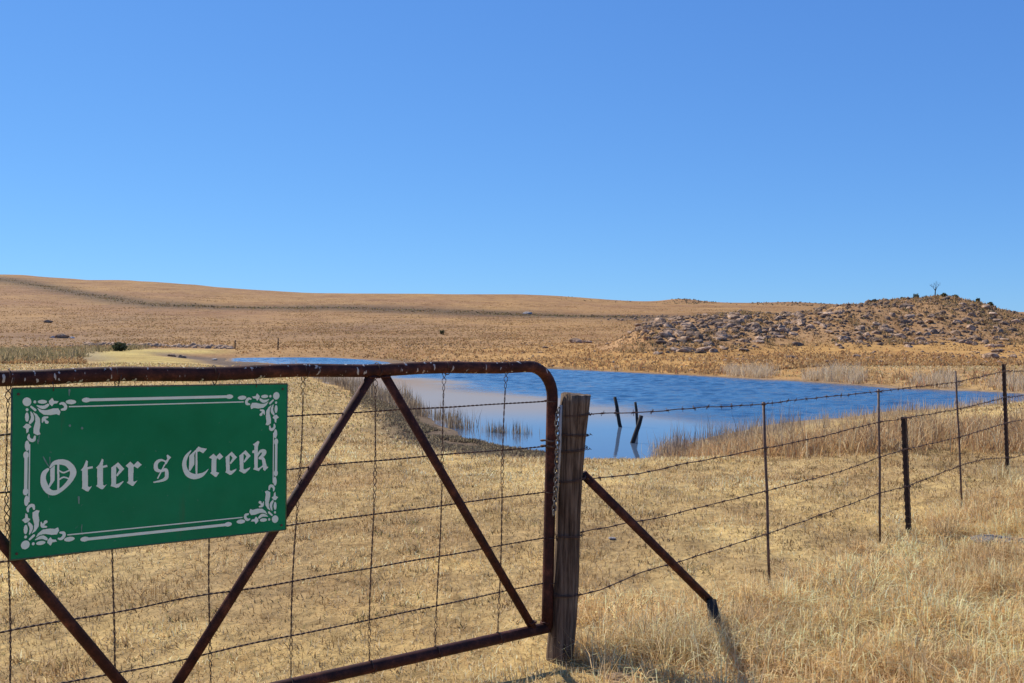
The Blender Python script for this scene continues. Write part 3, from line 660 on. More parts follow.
def rock_spots(n):
    """places and sizes on the rocky hill; returns x, y, size, cluster"""
    out = []
    while len(out) < n:
        px = rnd.uniform(618, 1075); d = rnd.uniform(88, 150)
        x = (px - CX) / F * d
        z, s, pxx, dd, kt = [float(q[0]) for q in land(np.array([x]), np.array([d]), True)]
        if kt < 0.04: continue
        y_img = HY - (z - EYE) / d * F
        nz = float(fbm(np.array([x]), np.array([d]), 9, 130, 3)[0])
        if px < 830:
            w = 1.25 if y_img < 341 - 8 * max(0, (px - 745) / 85) else (0.5 if px < 760 else 0.05)
            if px < 655 and y_img > 327 + (px - 618) * 0.35: w *= 0.12
            cl = 0
        else:
            w = 0.75 + 1.5 * nz
            if y_img > 345: w *= 0.3
            cl = 1
        if rnd.random() > w: continue
        size = 0.28 + 0.98 * rnd.random() ** 3.0
        if cl == 1: size *= 0.95
        out.append((x, d, z, size, cl))
    return out
spots = rock_spots(6000)
spots.sort(key=lambda s: -s[3] / s[1])
names = [('grey brown boulder in the long rock outcrop left of the rocky hill', 'boulders of the long outcrop'), ('weathered boulder on the slope of the rocky hill at the right', 'boulders on the rocky hill')]
nbig = 0
for (x, y, z, s, cl) in spots[:285]:
    o = bpy.data.objects.new('boulder', ROCKS[rnd.randrange(len(ROCKS))]); COL.objects.link(o)
    o.location = (x, y, z + s * 0.02); o.scale = (s * rnd.uniform(0.8, 1.7), s * rnd.uniform(0.8, 1.2), s * rnd.uniform(0.6, 1.25))
    o.rotation_euler = (rnd.uniform(-0.3, 0.3), rnd.uniform(-0.3, 0.3), rnd.uniform(0, 6.28))
    tag(o, names[cl][0], 'boulder', names[cl][1]); nbig += 1

def rubble(name, label, pts, mat=M_ROCK, base_sub=1):
    """many small stones in one mesh"""
    ms = []
    for i in range(8):
        me = rock_mesh(300 + i, base_sub); v = np.zeros(len(me.vertices) * 3); me.vertices.foreach_get('co', v); v = v.reshape(-1, 3)
        t = np.array([p.vertices[:] for p in me.polygons]); ms.append((v, t)); bpy.data.meshes.remove(me)
    Vs, Ts, off = [], [], 0
    for (x, y, z, s) in pts:
        v, t = ms[rnd.randrange(8)]; a = rnd.uniform(0, 6.28); ca, sa = math.cos(a), math.sin(a); k = s * rnd.uniform(0.8, 1.25)
        vv = np.stack([v[:, 0] * ca - v[:, 1] * sa, v[:, 0] * sa + v[:, 1] * ca, v[:, 2] * rnd.uniform(0.7, 1.2)], -1) * k + np.array([x, y, z + s * 0.03])
        Vs.append(vv); Ts.append(t + off); off += len(v)
    return tag(raw_mesh(name, np.vstack(Vs), None, np.vstack(Ts), mat), label, 'rubble', kind='stuff')
rubble('rubble', 'loose smaller rocks between the boulders of the rocky hill', [(x, y, z, s * 0.8) for (x, y, z, s, cl) in spots[285:]])

# single rocks and low rock lines about the slope
def rock_at(px, py_or_d, w_px, label, mat=None, group=None, flat=0.6, d=None, hidden_z=None):
    d = py_or_d; p = at(px, d); s = w_px / F * d
    me = rock_mesh(500 + int(px), 2, mat or M_ROCK)
    o = bpy.data.objects.new('rock', me); COL.objects.link(o); o.location = (p.x, p.y, p.z + s * 0.10)
    o.scale = (s * 0.9, s * 0.8, s * flat); o.rotation_euler = (0, 0, rnd.uniform(-0.4, 0.4)); tag(o, label, 'rock', group); return o
rock_at(62, 196, 13, 'dark rock with pale edges above the left reed bed', flat=0.9)
rock_at(72, 197, 6, 'small pale rock right of the dark rock above the reeds', M_PALE)
rock_at(52, 197, 6, 'small pale rock left of the dark rock above the reeds', M_PALE)
rock_at(172, 104, 11, 'dark low rock at the left end of the muddy inlet')
rock_at(182, 102, 10, 'second dark rock at the muddy inlet, just right of the first')
rock_at(215, 100, 8, 'small white rock on the mud of the inlet', M_PALE, flat=0.45)
rock_at(48, 285, 12, 'wide low rock alone on the left hillside', flat=0.45)
rock_at(577, 150, 17, 'grey rock heap alone on the slope above the corner of the gate', flat=0.75)
rock_at(588, 148, 11, 'small rock at the right foot of the lone grey rock heap', flat=0.6)
rock_at(607, 128, 5, 'little dark rock left of the long outcrop', flat=0.8)
rock_at(791, 76, 15, 'flat dark rock on the orange grass above the pale reeds', flat=0.35)
rock_at(856, 80, 10, 'dark brown rock on the grass under the rocky hill', flat=0.6)
rock_at(991, 74, 21, 'large round pinkish rock above the far shore at the right', flat=0.62)
rock_at(1013, 77, 9, 'dark rock right of the large round pinkish rock', flat=0.7)
rock_at(998, 92, 15, 'pale grey slab at the right foot of the rocky hill', flat=0.6)
rock_at(527, 455, 10, 'small pale rock beside the ditch on the hillside', M_PALE, flat=0.6)
rock_at(545, 125, 8, 'low brown rock on the slope behind the gate corner', flat=0.5)
rock_at(540, 108, 6, 'small low rock nearest the far shore behind the gate', flat=0.4)
rock_at(930, 66, 6, 'low dark rock on the grass above the right reeds', flat=0.5)
pl = []
for k in range(300):
    px = rnd.uniform(84, 232); d = 160 + rnd.uniform(-7, 7) - (px - 84) * 0.16
    p = at(px, d); pl.append((p.x, p.y, p.z, rnd.uniform(0.3, 1.15)))
for k in range(60):
    px = rnd.uniform(20, 90); d = 150 + rnd.uniform(-6, 6); p = at(px, d); pl.append((p.x, p.y, p.z, rnd.uniform(0.2, 0.5)))
rubble('rock_line', 'broken line of low brown rocks behind the pale bank at the left', pl)
pl = []
for k in range(420):
    px = rnd.uniform(380, 1080); d = rnd.uniform(64, 170) if px < 640 else rnd.uniform(62, 96); x = (px - CX) / F * d
    if pond_sd(np.array([x]), np.array([d]))[0] < 2: continue
    p = at(px, d); pl.append((p.x, p.y, p.z, rnd.uniform(0.12, 0.45)))
for k in range(90):
    px = rnd.gauss(640, 22); d = rnd.uniform(330, 420); p = at(px, d); pl.append((p.x, p.y, p.z, rnd.uniform(0.5, 1.6)))
rubble('scattered_stones', 'small stones scattered through the grass of the far slope', pl)

# stones close to the gate
o = rock_at(622, 4.20, 52, 'flat pinkish stone in the grass by the foot of the wooden post', M_STONE, flat=0.25)
p = at(985, 7.0); o = rock_at(1000, 7.05, 62, 'flat grey stone sunk in the grass at the right edge', M_PALE, flat=0.12); o.location.z -= 0.005

rock_at(612, 7.25, 11, 'small pale stone in the field just right of the wooden post', M_PALE, flat=0.4)
# ------------------------------------------------------------------ shrubs and the lone tree on the hill
def shrub(px, d, w, h, label, cols, dead=False, n=420, group=None, dz=0.0):
    p = at(px, d, dz); root = empty('shrub', p); tag(root, label, 'shrub', group)
    st = MB()
    for i in range(9):
        a = rnd.uniform(0, 6.28); e = Vector((math.cos(a) * w * 0.3, math.sin(a) * w * 0.3, h * rnd.uniform(0.5, 0.85)))
        st.tube([Vector((0, 0, -0.1)), e * 0.5 + Vector((0, 0, 0.1 * h)), e], [0.03 * h, 0.02 * h, 0.008 * h], 5)
    st.build('stem', M_DARKWOOD, root)
    u = rng.normal(0, 1, (n, 3)); u /= np.linalg.norm(u, axis=1)[:, None]; rad = rng.uniform(0.25, 1, n) ** 0.5
    lump = 1 + 0.35 * np.sin(u[:, 0] * 5 + px) * np.cos(u[:, 2] * 4 + d)
    C = u * rad[:, None] * lump[:, None] * np.array([w / 2, w / 2, h * 0.5]) + np.array([0, 0, h * 0.52])
    C[:, 2] = np.maximum(C[:, 2], 0.03)
    s = max(w, h) * 0.07; A = rng.normal(0, 1, (n, 3)) * s; B = rng.normal(0, 1, (n, 3)) * s * 0.6
    V = np.stack([C - A, C - B, C + A, C + B], 1).reshape(-1, 3); i = np.arange(n) * 4
    raw_mesh('foliage', V, np.stack([i, i + 1, i + 2, i + 3], -1), None, M_LEAF, root, col=np.repeat(pick(cols, [1] * len(cols), n) * rng.uniform(0.7, 1.3, (n, 1)), 4, 0))
    return root
GRN = [(0.07, 0.085, 0.04), (0.10, 0.11, 0.055), (0.15, 0.14, 0.075)]
BRN = [(0.13, 0.10, 0.07), (0.19, 0.14, 0.09), (0.10, 0.095, 0.06)]
shrub(120, 112, 1.6, 0.95, 'round dark green bush at the edge of the pale bank', GRN)
shrub(442, 220, 1.1, 1.0, 'small dark bush alone on the slope over the gate brace', GRN)
shrub(903, 142, 0.7, 0.45, 'dark green bush on the left shoulder of the rocky hill', GRN)
shrub(916, 141, 0.8, 0.75, 'dark bush on the hilltop just left of the lone tree', GRN)
shrub(944, 142, 0.9, 0.55, 'dark bush on the hilltop just right of the lone tree', GRN)
shrub(955, 142, 0.9, 0.5, 'second bush right of the lone tree on the hilltop', GRN)
shrub(978, 141, 0.6, 0.8, 'upright bush where the hilltop begins to fall', GRN)
shrub(990, 139, 0.8, 0.6, 'dark green bush low on the right shoulder of the hill', GRN)
shrub(844, 141, 1.2, 0.5, 'brown bush at the far left of the hill crest', BRN)
shrub(874, 141, 1.1, 0.5, 'brown bush on the crest between two rocky rises', BRN)

def hill_scrub():
    n = 5600; px = rng.uniform(615, 1085, n); d = rng.uniform(90, 150, n); X, Y = (px - CX) / F * d, d
    z, sd_, pp, dd, kt = land(X, Y, True)
    m = (kt > 0.08) & (fbm(X, Y, 7, 140, 3) + rng.uniform(-0.4, 0.4, n) > np.where(px < 830, 0.28, 0.08)); X, Y = X[m], Y[m]; n = len(X); k = 7
    X = np.repeat(X, k) + rng.normal(0, 0.22, n * k); Y = np.repeat(Y, k) + rng.normal(0, 0.22, n * k); n *= k
    c = pick([(0.20, 0.15, 0.08), (0.36, 0.23, 0.11), (0.48, 0.32, 0.16), (0.15, 0.15, 0.08)], [1.5, 3, 4, 0.8], n)
    tag(blades('hill_scrub', X, Y, rng.uniform(0.15, 0.55, n), rng.uniform(0.08, 0.2, n), 0.7, c), 'brown grass and low scrub growing between the boulders', 'scrub', kind='stuff')
hill_scrub()

def lone_tree(px, d, H):
    p = at(px, d); root = empty('tree', p); tag(root, 'small bare forked tree on top of the rocky hill', 'tree')
    t = MB(); cr = MB(); tips = []
    def grow(a, dirv, L, r, lvl, mb):
        pts = [a]; rs = [r]; dv = dirv.copy()
        for i in range(3):
            dv = (dv + Vector((rnd.uniform(-.16, .16), rnd.uniform(-.16, .16), rnd.uniform(-.02, .1)))).normalized()
            pts.append(pts[-1] + dv * L / 3); rs.append(r * (1 - 0.15 * (i + 1)))
        mb.tube(pts, rs, 5)
        if lvl == 0: return
        for k in range(3 if lvl > 1 else 4):
            dd = (dv + Vector((rnd.uniform(-1.2, 1.2), rnd.uniform(-1.1, 1.1), rnd.uniform(-.15, .4)))).normalized()
            grow(pts[-1] if k < 2 else pts[-2], dd, L * 0.66, rs[-1] * 0.65, lvl - 1, cr)
    t.tube([(0, 0, -0.3), (0.02, 0, 0.3), (0.06, 0.02, H * 0.33)], [0.11, 0.085, 0.07], 7)
    for s in (-1, 0.1, 1): grow(Vector((0.06, 0.02, H * 0.32)), Vector((s * 0.75, 0.2 * s, 1)).normalized(), H * 0.22, 0.06, 4, cr)
    t.build('trunk', M_DARKWOOD, root); cr.build('crown', M_DARKWOOD, root)
lone_tree(935, 142, 2.7)

# far fence posts left of the inlet
for i, (px, d, h, lb) in enumerate(((235, 132, 1.15, 'left one of the two dark fence posts beyond the inlet'), (278, 128, 1.5, 'right and taller of the two dark fence posts beyond the inlet'))):
    p = at(px, d); m = MB(); m.tube([(0, 0, -0.3), (0.01, 0, h * 0.5), (0.03, 0, h)], [0.085, 0.08, 0.075], 8)
    o = m.build('fence_post', M_DARKWOOD, origin=None); o.location = p; tag(o, lb, 'post', 'old posts beyond the inlet')

# crooked stakes in the water
def stake(name, base, top, r, label, extra=None):
    b = Vector(base); t = Vector(top); m = MB(); n = 7; pts, rs = [], []
    b0 = b + (b - t).normalized() * 0.6
    for i in range(n):
        k = i / (n - 1); q = b0.lerp(t, k); pts.append(q - b + Vector((0.012 * math.sin(k * 9), 0, 0))); rs.append(r * (1.1 - 0.25 * k))
    m.tube(pts, rs, 7); o = m.build(name, M_DARKWOOD); o.location = b; tag(o, label, 'stake', 'stakes standing in the pond'); return o
def onwater(px, py):
    d = (EYE - WATER) / ((py - HY) / F); return Vector(((px - CX) / F * d, d, WATER))
b = onwater(620.5, 427); stake('water_stake', b, ray(614.5, 397, b.y), 0.05, 'left dark leaning stake standing in the pond')
b = onwater(633, 443); stake('water_stake', b, ray(641, 415.5, b.y), 0.055, 'nearer thick stake of the crossed pair in the pond, leaning right')
b = onwater(638, 427); stake('water_stake', b, ray(635, 402, b.y), 0.04, 'thin farther stake of the crossed pair in the pond')

# ------------------------------------------------------------------ the gate
GX, GY = 0.172, 4.535               # foot of the closing stile
DX, DY = 0.796, 0.605               # direction of the gate, leftwards is negative
NRM = Vector((DY, -DX, 0))          # towards the viewer
def gp(s, z, off=0.0):
    """point in the gate's plane: s metres left of the closing stile, z above ground, off towards the viewer"""
    return Vector((GX - DX * s + NRM.x * off, GY - DY * s + NRM.y * off, z))
def g_px(px, py, off=0.0):
    """gate coordinates (s, z) of a measured picture point"""
    u = (px - CX) / F; ax, ay = GX + NRM.x * off, GY + NRM.y * off
    s = (ax - ay * u) / (DX - DY * u); y = ay - DY * s
    return s, EYE + (HY - py) / F * y
gate = empty('farm_gate', gp(0, 0)); tag(gate, 'rusty pipe farm gate with wire infill and W bracing, carrying the green sign', 'gate')
gO = gp(0, 0)
def gbuild(mb, name, mat, smooth=True):
    o = mb.build(name, mat, smooth=smooth); o.parent = gate; o.matrix_parent_inverse = __import__('mathutils').Matrix.Translation(-gO); return o
W_G = 3.50
s_t, z_t = g_px(551, 400)
zt_r = g_px(520, 366.5)[1]; zt_l = g_px(0, 377.5)[1]
s0_, s1_ = g_px(520, 366.5)[0], g_px(0, 377.5)[0]
def ztop(s): return zt_r + (zt_l - zt_r) * (s - s0_) / (s1_ - s0_)
zb_r = g_px(545, 628)[1]; sb_r = g_px(545, 628)[0]
zb_l = g_px(330, 676)[1]; sb_l = g_px(330, 676)[0]
def zbot(s): return zb_r + (zb_l - zb_r) * (s - sb_r) / (sb_l - sb_r)
lean_s = g_px(547, 600)[0]
fr = MB(); R = 0.026
pts = [gp(W_G, zbot(W_G)), gp(W_G, ztop(W_G) - 0.16)]
for k in range(1, 8):
    a = math.pi / 2 * k / 8; pts.append(gp(W_G - 0.14 * (1 - math.cos(a)), ztop(W_G) - 0.14 * (1 - math.sin(a))))
for k in range(0, 25): pts.append(gp(W_G - 0.14 - (W_G - 0.28) * k / 24, ztop(W_G - 0.14 - (W_G - 0.28) * k / 24) + 0.004 * math.sin(k * 1.3)))
sr = -0.014
for k in range(1, 9):
    a = math.pi / 2 * k / 8; pts.append(gp(sr + 0.14 * (1 - math.sin(a)), ztop(sr) - 0.14 * (1 - math.cos(a))))
for k in range(1, 9): pts.append(gp(sr + (lean_s - sr) * k / 8, ztop(0) - 0.14 - (ztop(0) - 0.14 - zbot(0) - 0.004) * k / 8))
fr.tube(pts, R, 14); gbuild(fr, 'frame', M_PIPE)
br = MB(); br.tube([gp(lean_s - 0.004, zbot(0.0)), gp(0.9, zbot(0.9)), gp(1.8, zbot(1.8)), gp(W_G - 0.02, zbot(W_G))], R * 0.95, 12); gbuild(br, 'bottom_rail', M_PIPE2)
ts1, tz1 = g_px(384, 378); ts0, tz0 = g_px(372, 378)
rs_, rz_ = g_px(533, 628); ls_, lz_ = 1.775, zbot(1.775)
for a, b_ in (((ts1 - 0.0, ztop(ts1) - 0.02), (rs_, rz_)), ((ts0, ztop(ts0) - 0.02), (ls_ - 0.03, lz_ + 0.02)), ((2.60, ztop(2.6) - 0.02), (ls_ + 0.03, lz_ + 0.02)), ((2.64, ztop(2.64) - 0.02), (3.40, zbot(3.4) + 0.02))):
    m = MB(); m.tube([gp(a[0], a[1]), gp((a[0] + b_[0]) / 2, (a[1] + b_[1]) / 2), gp(*b_)], 0.0185, 12); gbuild(m, 'brace', M_PIPE2)
for (s_, z_) in ((ts1, ztop(ts1) - 0.030), (ts0, ztop(ts0) - 0.030), (rs_ + 0.012, rz_ + 0.028), (ls_, lz_ + 0.026), (2.62, ztop(2.62) - 0.03), (3.38, zbot(3.38) + 0.03), (lean_s + 0.004, zbot(0) + 0.026)):
    m = MB(); q = []
    for i in range(18):
        a = i * math.pi / 9; rr_ = 0.0205 * (1 + 0.10 * math.sin(i * 2.7)); q.append(gp(s_, z_) + Vector((DX, DY, 0)) * math.cos(a) * rr_ * 1.15 + NRM * math.sin(a) * rr_ + Vector((0, 0, 0.002 * math.sin(i * 1.9))))
    m.tube(q, 0.0045, 5, closed=True); gbuild(m, 'weld', M_PIPE2)
# wire infill
def wire_pts(a, b_, n, amp, plane_amp=0.0):
    out = []
    for k in range(n + 1):
        t = k / n; w = amp * mnoise.noise(Vector((t * 9 + a[1] * 31, a[0], 0))) * math.sin(math.pi * t) * 2
        out.append(gp(a[0] + (b_[0] - a[0]) * t, a[1] + (b_[1] - a[1]) * t + w, plane_amp * math.sin(t * 40)))
    return out
def twist(mb, pts, r, pitch=0.05, gap=0.0022, bulges=()):
    """two strands laid round each other along pts"""
    L = 0; acc = [0]
    for i in range(1, len(pts)): L += (pts[i] - pts[i - 1]).length; acc.append(L)
    n = max(8, int(L / (pitch / 5)))
    for ph in (0, math.pi):
        q = []
        for k in range(n + 1):
            s = L * k / n; i = 1
            while i < len(acc) - 1 and acc[i] < s: i += 1
            f = (s - acc[i - 1]) / max(1e-9, acc[i] - acc[i - 1]); p = pts[i - 1].lerp(pts[i], f); t = (pts[i] - pts[i - 1]).normalized()
            e = t.cross(NRM).normalized(); g = gap
            a = ph + s / pitch * 2 * math.pi
            for c0, wd, amt in bulges:
                bb = math.exp(-((s / L - c0) / wd) ** 2)
                if bb > 0.05: g = max(g, gap + amt * bb)
            q.append(p + e * math.cos(a) * g + NRM * math.sin(a) * g)
        mb.tube(q, r, 4)
wl = [0.16, 0.364, 0.568, 0.777, 0.98]
zr_ = [g_px(549, y)[1] for y in (401, 446, 491.5, 537, 582)]
zl_ = [g_px(0, y)[1] for y in (434, 493, 563, 632, 697)]
sl_ = g_px(0, 400)[0]
for k in range(5):
    m = MB(); zl2 = zr_[k] + (zl_[k] - zr_[k]) * W_G / sl_
    twist(m, wire_pts((0.0, zr_[k]), (W_G, zl2), 40, 0.006), 0.0021, 0.045, 0.0019)
    for q in (0.0, W_G):
        c = gp(q, zr_[k] if q == 0 else zl2); m.tube([c + Vector((math.cos(a) * 0.029 * 1.0, math.sin(a) * 0.029, 0.003 * math.sin(a))) for a in [i * math.pi / 6 for i in range(12)]], 0.0018, 4, closed=True)
    gbuild(m, 'wire', M_WIRE)
vx = [(506, 498), (445, 436), (376, 370), (303, 290), (213, 209), (115, 113), (8, 9)]
vs_ = [(g_px(a, 420)[0], g_px(b_, 600)[0]) for a, b_ in vx] + [(2.57, 2.56), (2.90, 2.91), (3.22, 3.21)]
for k, (a, b_) in enumerate(vs_):
    m = MB(); top = ztop(a) - 0.0
    p = []
    for i in range(13):
        t = i / 12; s = a + (b_ - a) * t; p.append(gp(s + 0.006 * math.sin(t * 7 + k), top + (zbot(s) - top) * t, 0.004 * math.cos(t * 5)))
    twist(m, p, 0.0017, 0.06, 0.0022, [(rnd.uniform(0.3, 0.42), 0.06, 0.006), (rnd.uniform(0.85, 0.95), 0.03, 0.005), (0.04, 0.03, 0.008)])
    for cz, ss in ((ztop(a), a), (zbot(b_), b_)):
        m.tube([gp(ss, cz) + NRM * (0.0285 * math.cos(t)) + Vector((0, 0, 0.0285 * math.sin(t))) + Vector((DX, DY, 0)) * 0.002 * t for t in [i * math.pi / 6 for i in range(13)]], 0.0019, 4)
    gbuild(m, 'dropper_wire', M_WIRE)
# hinge collars and a welded latch collar
m = MB(); ls, lz = g_px(547.5, 443)
for dz in (-0.012, 0.012):
    m.tube([gp(ls, lz + dz) + Vector((math.cos(a) * 0.030, math.sin(a) * 0.030, 0.004 * math.sin(2 * a))) for a in [i * math.pi / 8 for i in range(16)]], 0.004, 6, closed=True)
gbuild(m, 'latch_ring', M_BAR)

# ------------------------------------------------------------------ sign
def build_sign():
    OFF = 0.034
    cs = [g_px(x, y, OFF) for x, y in ((12, 388.5), (287, 384), (283.5, 529), (10, 560))]
    C3 = [np.array(gp(s, z, OFF)) for s, z in cs]
    # homography uv (0..1) -> px
    src = [(0, 0), (1, 0), (1, 1), (0, 1)]; dst = [(12, 388.5), (287, 384), (283.5, 529), (10, 560)]
    # rather than a picture-space map, go through the board: px -> ray -> board plane -> uv (affine from three corners)
    O = C3[0]; U = C3[1] - C3[0]; Vv = C3[3] - C3[0]
    W = float(np.linalg.norm(U)); H = float(np.linalg.norm(Vv))
    root = empty('name_sign', Vector(O)); tag(root, 'green board with white gothic lettering hung on the gate', 'sign')
    E1 = U / W; E2 = -Vv / H; N3 = np.cross(E1, E2); N3 = N3 / np.linalg.norm(N3)
    if N3[1] > 0: N3 = -N3
    def P(u, v, o=0.0): return (E1 * u - E2 * v * -1 * -1 if False else E1 * u - E2 * v) + N3 * o   # local to the sign's corner
    b = MB(); t = 0.002
    q = [P(0, 0), P(W, 0), P(W, H), P(0, H)]
    f = [tuple(x + N3 * t) for x in q]; k = [tuple(x - N3 * t) for x in q]
    b.add(f + k, [(3, 2, 1, 0), (4, 5, 6, 7), (0, 1, 5, 4), (1, 2, 6, 5), (2, 3, 7, 6), (3, 0, 4, 7)])
    b.build('board', M_SIGN, root, smooth=False)
    e = MB()
    rim = [P(0, 0), P(W, 0), P(W, H), P(0, H)]
    for i in range(4):
        a_, c_ = np.array(rim[i]), np.array(rim[(i + 1) % 4]); e.tube([Vector(a_), Vector(c_)], 0.0032, 6)
    e.build('rim', M_EDGE, root)
    h = MB()
    for uu in (0.13, 0.87):
        c = np.array(P(W * uu, 0.0)); h.tube([Vector(c + N3 * 0.004 - np.array([0, 0, 0.01])), Vector(c + np.array([0, 0, 0.012])), Vector(c - N3 * 0.03 + np.array([0, 0, 0.028]))], 0.0016, 5)
    h.build('hanger', M_WIRE, root)
    for uu, vv_ in ((0.018, 0.018), (W - 0.018, 0.018), (0.018, H - 0.018), (W - 0.018, H - 0.018)):
        bo = MB(); c = np.array(P(uu, vv_)); bo.tube([Vector(c), Vector(c + N3 * 0.0055)], 0.0045, 6)
        w0 = [Vector(c + N3 * 0.005), Vector(c + N3 * 0.006 + E1 * 0.01 - E2 * 0.004), Vector(c - N3 * 0.02 + E1 * 0.012)]
        bo.build('bolt', M_WIRE, root)
    # raster of the painting in board space
    step = 0.0008; nu, nv = int(W / step), int(H / step)
    uu, vv = np.meshgrid((np.arange(nu) + 0.5) * step, (np.arange(nv) + 0.5) * step)
    def topx(u, v):
        p = O[None, None, :] + u[..., None] * E1 - v[..., None] * E2
        return CX + F * p[..., 0] / p[..., 1], HY - F * (p[..., 2] - EYE) / p[..., 1]
    def inpoly(PX, PY, poly):
        r = np.zeros(PX.shape, bool); n = len(poly)
        for i in range(n):
            ax, ay = poly[i]; bx, by = poly[(i + 1) % n]
            if ay == by: continue
            r ^= ((ay > PY) != (by > PY)) & (PX < (bx - ax) * (PY - ay) / (by - ay) + ax)
        return r
    def stroke(PX, PY, pts):
        r = np.zeros(PX.shape, bool)
        # smooth the path
        pts = np.array(pts, float); n = len(pts)
        if n > 2:
            t = np.arange(n); tt = np.linspace(0, n - 1, (n - 1) * 5 + 1); out = []
            for x in tt:
                i = int(min(max(math.floor(x), 0), n - 2)); f = x - i
                p0, p1, p2, p3 = pts[max(i - 1, 0)], pts[i], pts[i + 1], pts[min(i + 2, n - 1)]
                out.append(0.5 * ((2 * p1) + (-p0 + p2) * f + (2 * p0 - 5 * p1 + 4 * p2 - p3) * f * f + (-p0 + 3 * p1 - 3 * p2 + p3) * f ** 3))
            pts = np.array(out)
        for (ax, ay, ra), (bx, by, rb) in zip(pts[:-1], pts[1:]):
            dx, dy = bx - ax, by - ay; L2 = dx * dx + dy * dy + 1e-12
            t = np.clip(((PX - ax) * dx + (PY - ay) * dy) / L2, 0, 1)
            r |= np.hypot(PX - ax - t * dx, PY - ay - t * dy) < ra + (rb - ra) * t
        return r
    def paint(mask, shapes, ox, oy, sc, PX, PY):
        """shapes measured on an enlargement: origin (ox, oy), sc picture points per pixel"""
        for kind, pts in shapes:
            P_ = [(ox + p[0] / sc, oy + p[1] / sc) + ((p[2] / sc,) if len(p) > 2 else ()) for p in pts]
            xs = [p[0] for p in P_]; ys = [p[1] for p in P_]; mrg = 8
            sel = (PX > min(xs) - mrg) & (PX < max(xs) + mrg) & (PY > min(ys) - mrg) & (PY < max(ys) + mrg)
            if not sel.any(): continue
            r0, r1 = np.where(sel.any(1))[0][[0, -1]]; c0, c1 = np.where(sel.any(0))[0][[0, -1]]
            sx, sy = PX[r0:r1 + 1, c0:c1 + 1], PY[r0:r1 + 1, c0:c1 + 1]
            mask[r0:r1 + 1, c0:c1 + 1] |= (inpoly(sx, sy, P_) if kind == 'p' else stroke(sx, sy, P_))
    PX, PY = topx(uu, vv)
    def emit(mask, name, o):
        V, Q = [], []
        for r in range(nv):
            row = np.concatenate([[0], mask[r].astype(np.int8), [0]]); dd = np.diff(row); a_ = np.where(dd == 1)[0]; b2 = np.where(dd == -1)[0]
            for x0_, x1_ in zip(a_, b2):
                n = len(V); v0, v1 = r * step, (r + 1) * step
                V += [P(x0_ * step, v0, o), P(x1_ * step, v0, o), P(x1_ * step, v1, o), P(x0_ * step, v1, o)]; Q.append((n + 3, n + 2, n + 1, n))
        return raw_mesh(name, np.array(V), np.array(Q), None, M_LETTER, root)
    let = np.zeros(PX.shape, bool)
    s1 = 11.383; s2 = 13.657
    paint(let, [('s', [(170, 310, 10), (215, 262, 22), (290, 248, 31), (360, 265, 34), (410, 312, 37), (432, 370, 36), (405, 445, 28), (350, 515, 23), (285, 570, 22), (215, 600, 28), (150, 580, 33), (105, 510, 38), (90, 440, 31), (103, 375, 27), (145, 333, 15)]),
                ('p', [(170, 330), (222, 285), (222, 455), (160, 545), (148, 525), (172, 470)]), ('s', [(262, 275, 12), (262, 575, 12)]),
                ('s', [(270, 345, 8), (320, 370, 9), (385, 345, 8)]), ('s', [(270, 450, 8), (325, 422, 9), (395, 445, 8)])], 35, 440, s1, PX, PY)
    paint(let, [('p', [(150, 205), (172, 220), (165, 300), (237, 288), (240, 315), (172, 330), (172, 560), (190, 575), (230, 558), (178, 632), (150, 628), (88, 590), (95, 568), (93, 350), (73, 345), (110, 300)]),
                ('p', [(365, 185), (385, 200), (375, 283), (434, 268), (440, 297), (380, 312), (378, 540), (395, 555), (432, 533), (378, 600), (355, 602), (282, 558), (300, 540), (300, 325), (283, 310), (330, 260)]),
                ('p', [(490, 308), (585, 235), (670, 325), (640, 355), (574, 428), (556, 412), (602, 340), (565, 292), (560, 300), (558, 535), (590, 525), (655, 488), (658, 502), (592, 578), (560, 583), (482, 558), (492, 530)]),
                ('p', [(688, 282), (750, 225), (800, 272), (850, 218), (908, 268), (850, 318), (805, 292), (796, 300), (790, 488), (806, 500), (848, 483), (790, 558), (775, 558), (703, 512), (724, 490), (722, 312)])], 75, 445, s2, PX, PY)
    paint(let, [('s', [(290, 298, 9), (212, 272, 16), (150, 315, 25), (148, 395, 28), (205, 422, 19), (278, 405, 22), (293, 450, 25), (285, 515, 25), (225, 552, 17), (118, 575, 9)]),
                ('s', [(262, 340, 9), (170, 520, 9)]), ('p', [(290, 208), (305, 198), (352, 235), (322, 270), (292, 325), (262, 340), (268, 290), (300, 258)]),
                ('s', [(622, 145, 7), (562, 220, 22), (532, 310, 28), (545, 400, 32), (590, 468, 38), (670, 498, 37), (760, 480, 28), (820, 440, 13), (860, 395, 3)]),
                ('p', [(600, 215), (700, 120), (668, 200), (670, 330), (612, 425), (592, 410), (600, 300)]), ('p', [(672, 150), (725, 88), (765, 105), (842, 118), (790, 180), (740, 152), (690, 168)]), ('s', [(698, 160, 13), (698, 470, 13)])], 145, 440, s2, PX, PY)
    def shp(l, dx, dy): return [(a + dx, b_ + dy) for a, b_ in l]
    ee = [(276, 300), (360, 226), (432, 303), (346, 398), (333, 382), (372, 310), (345, 278), (332, 285), (332, 480), (352, 490), (424, 458), (418, 482), (356, 540), (335, 544), (272, 508), (284, 485)]
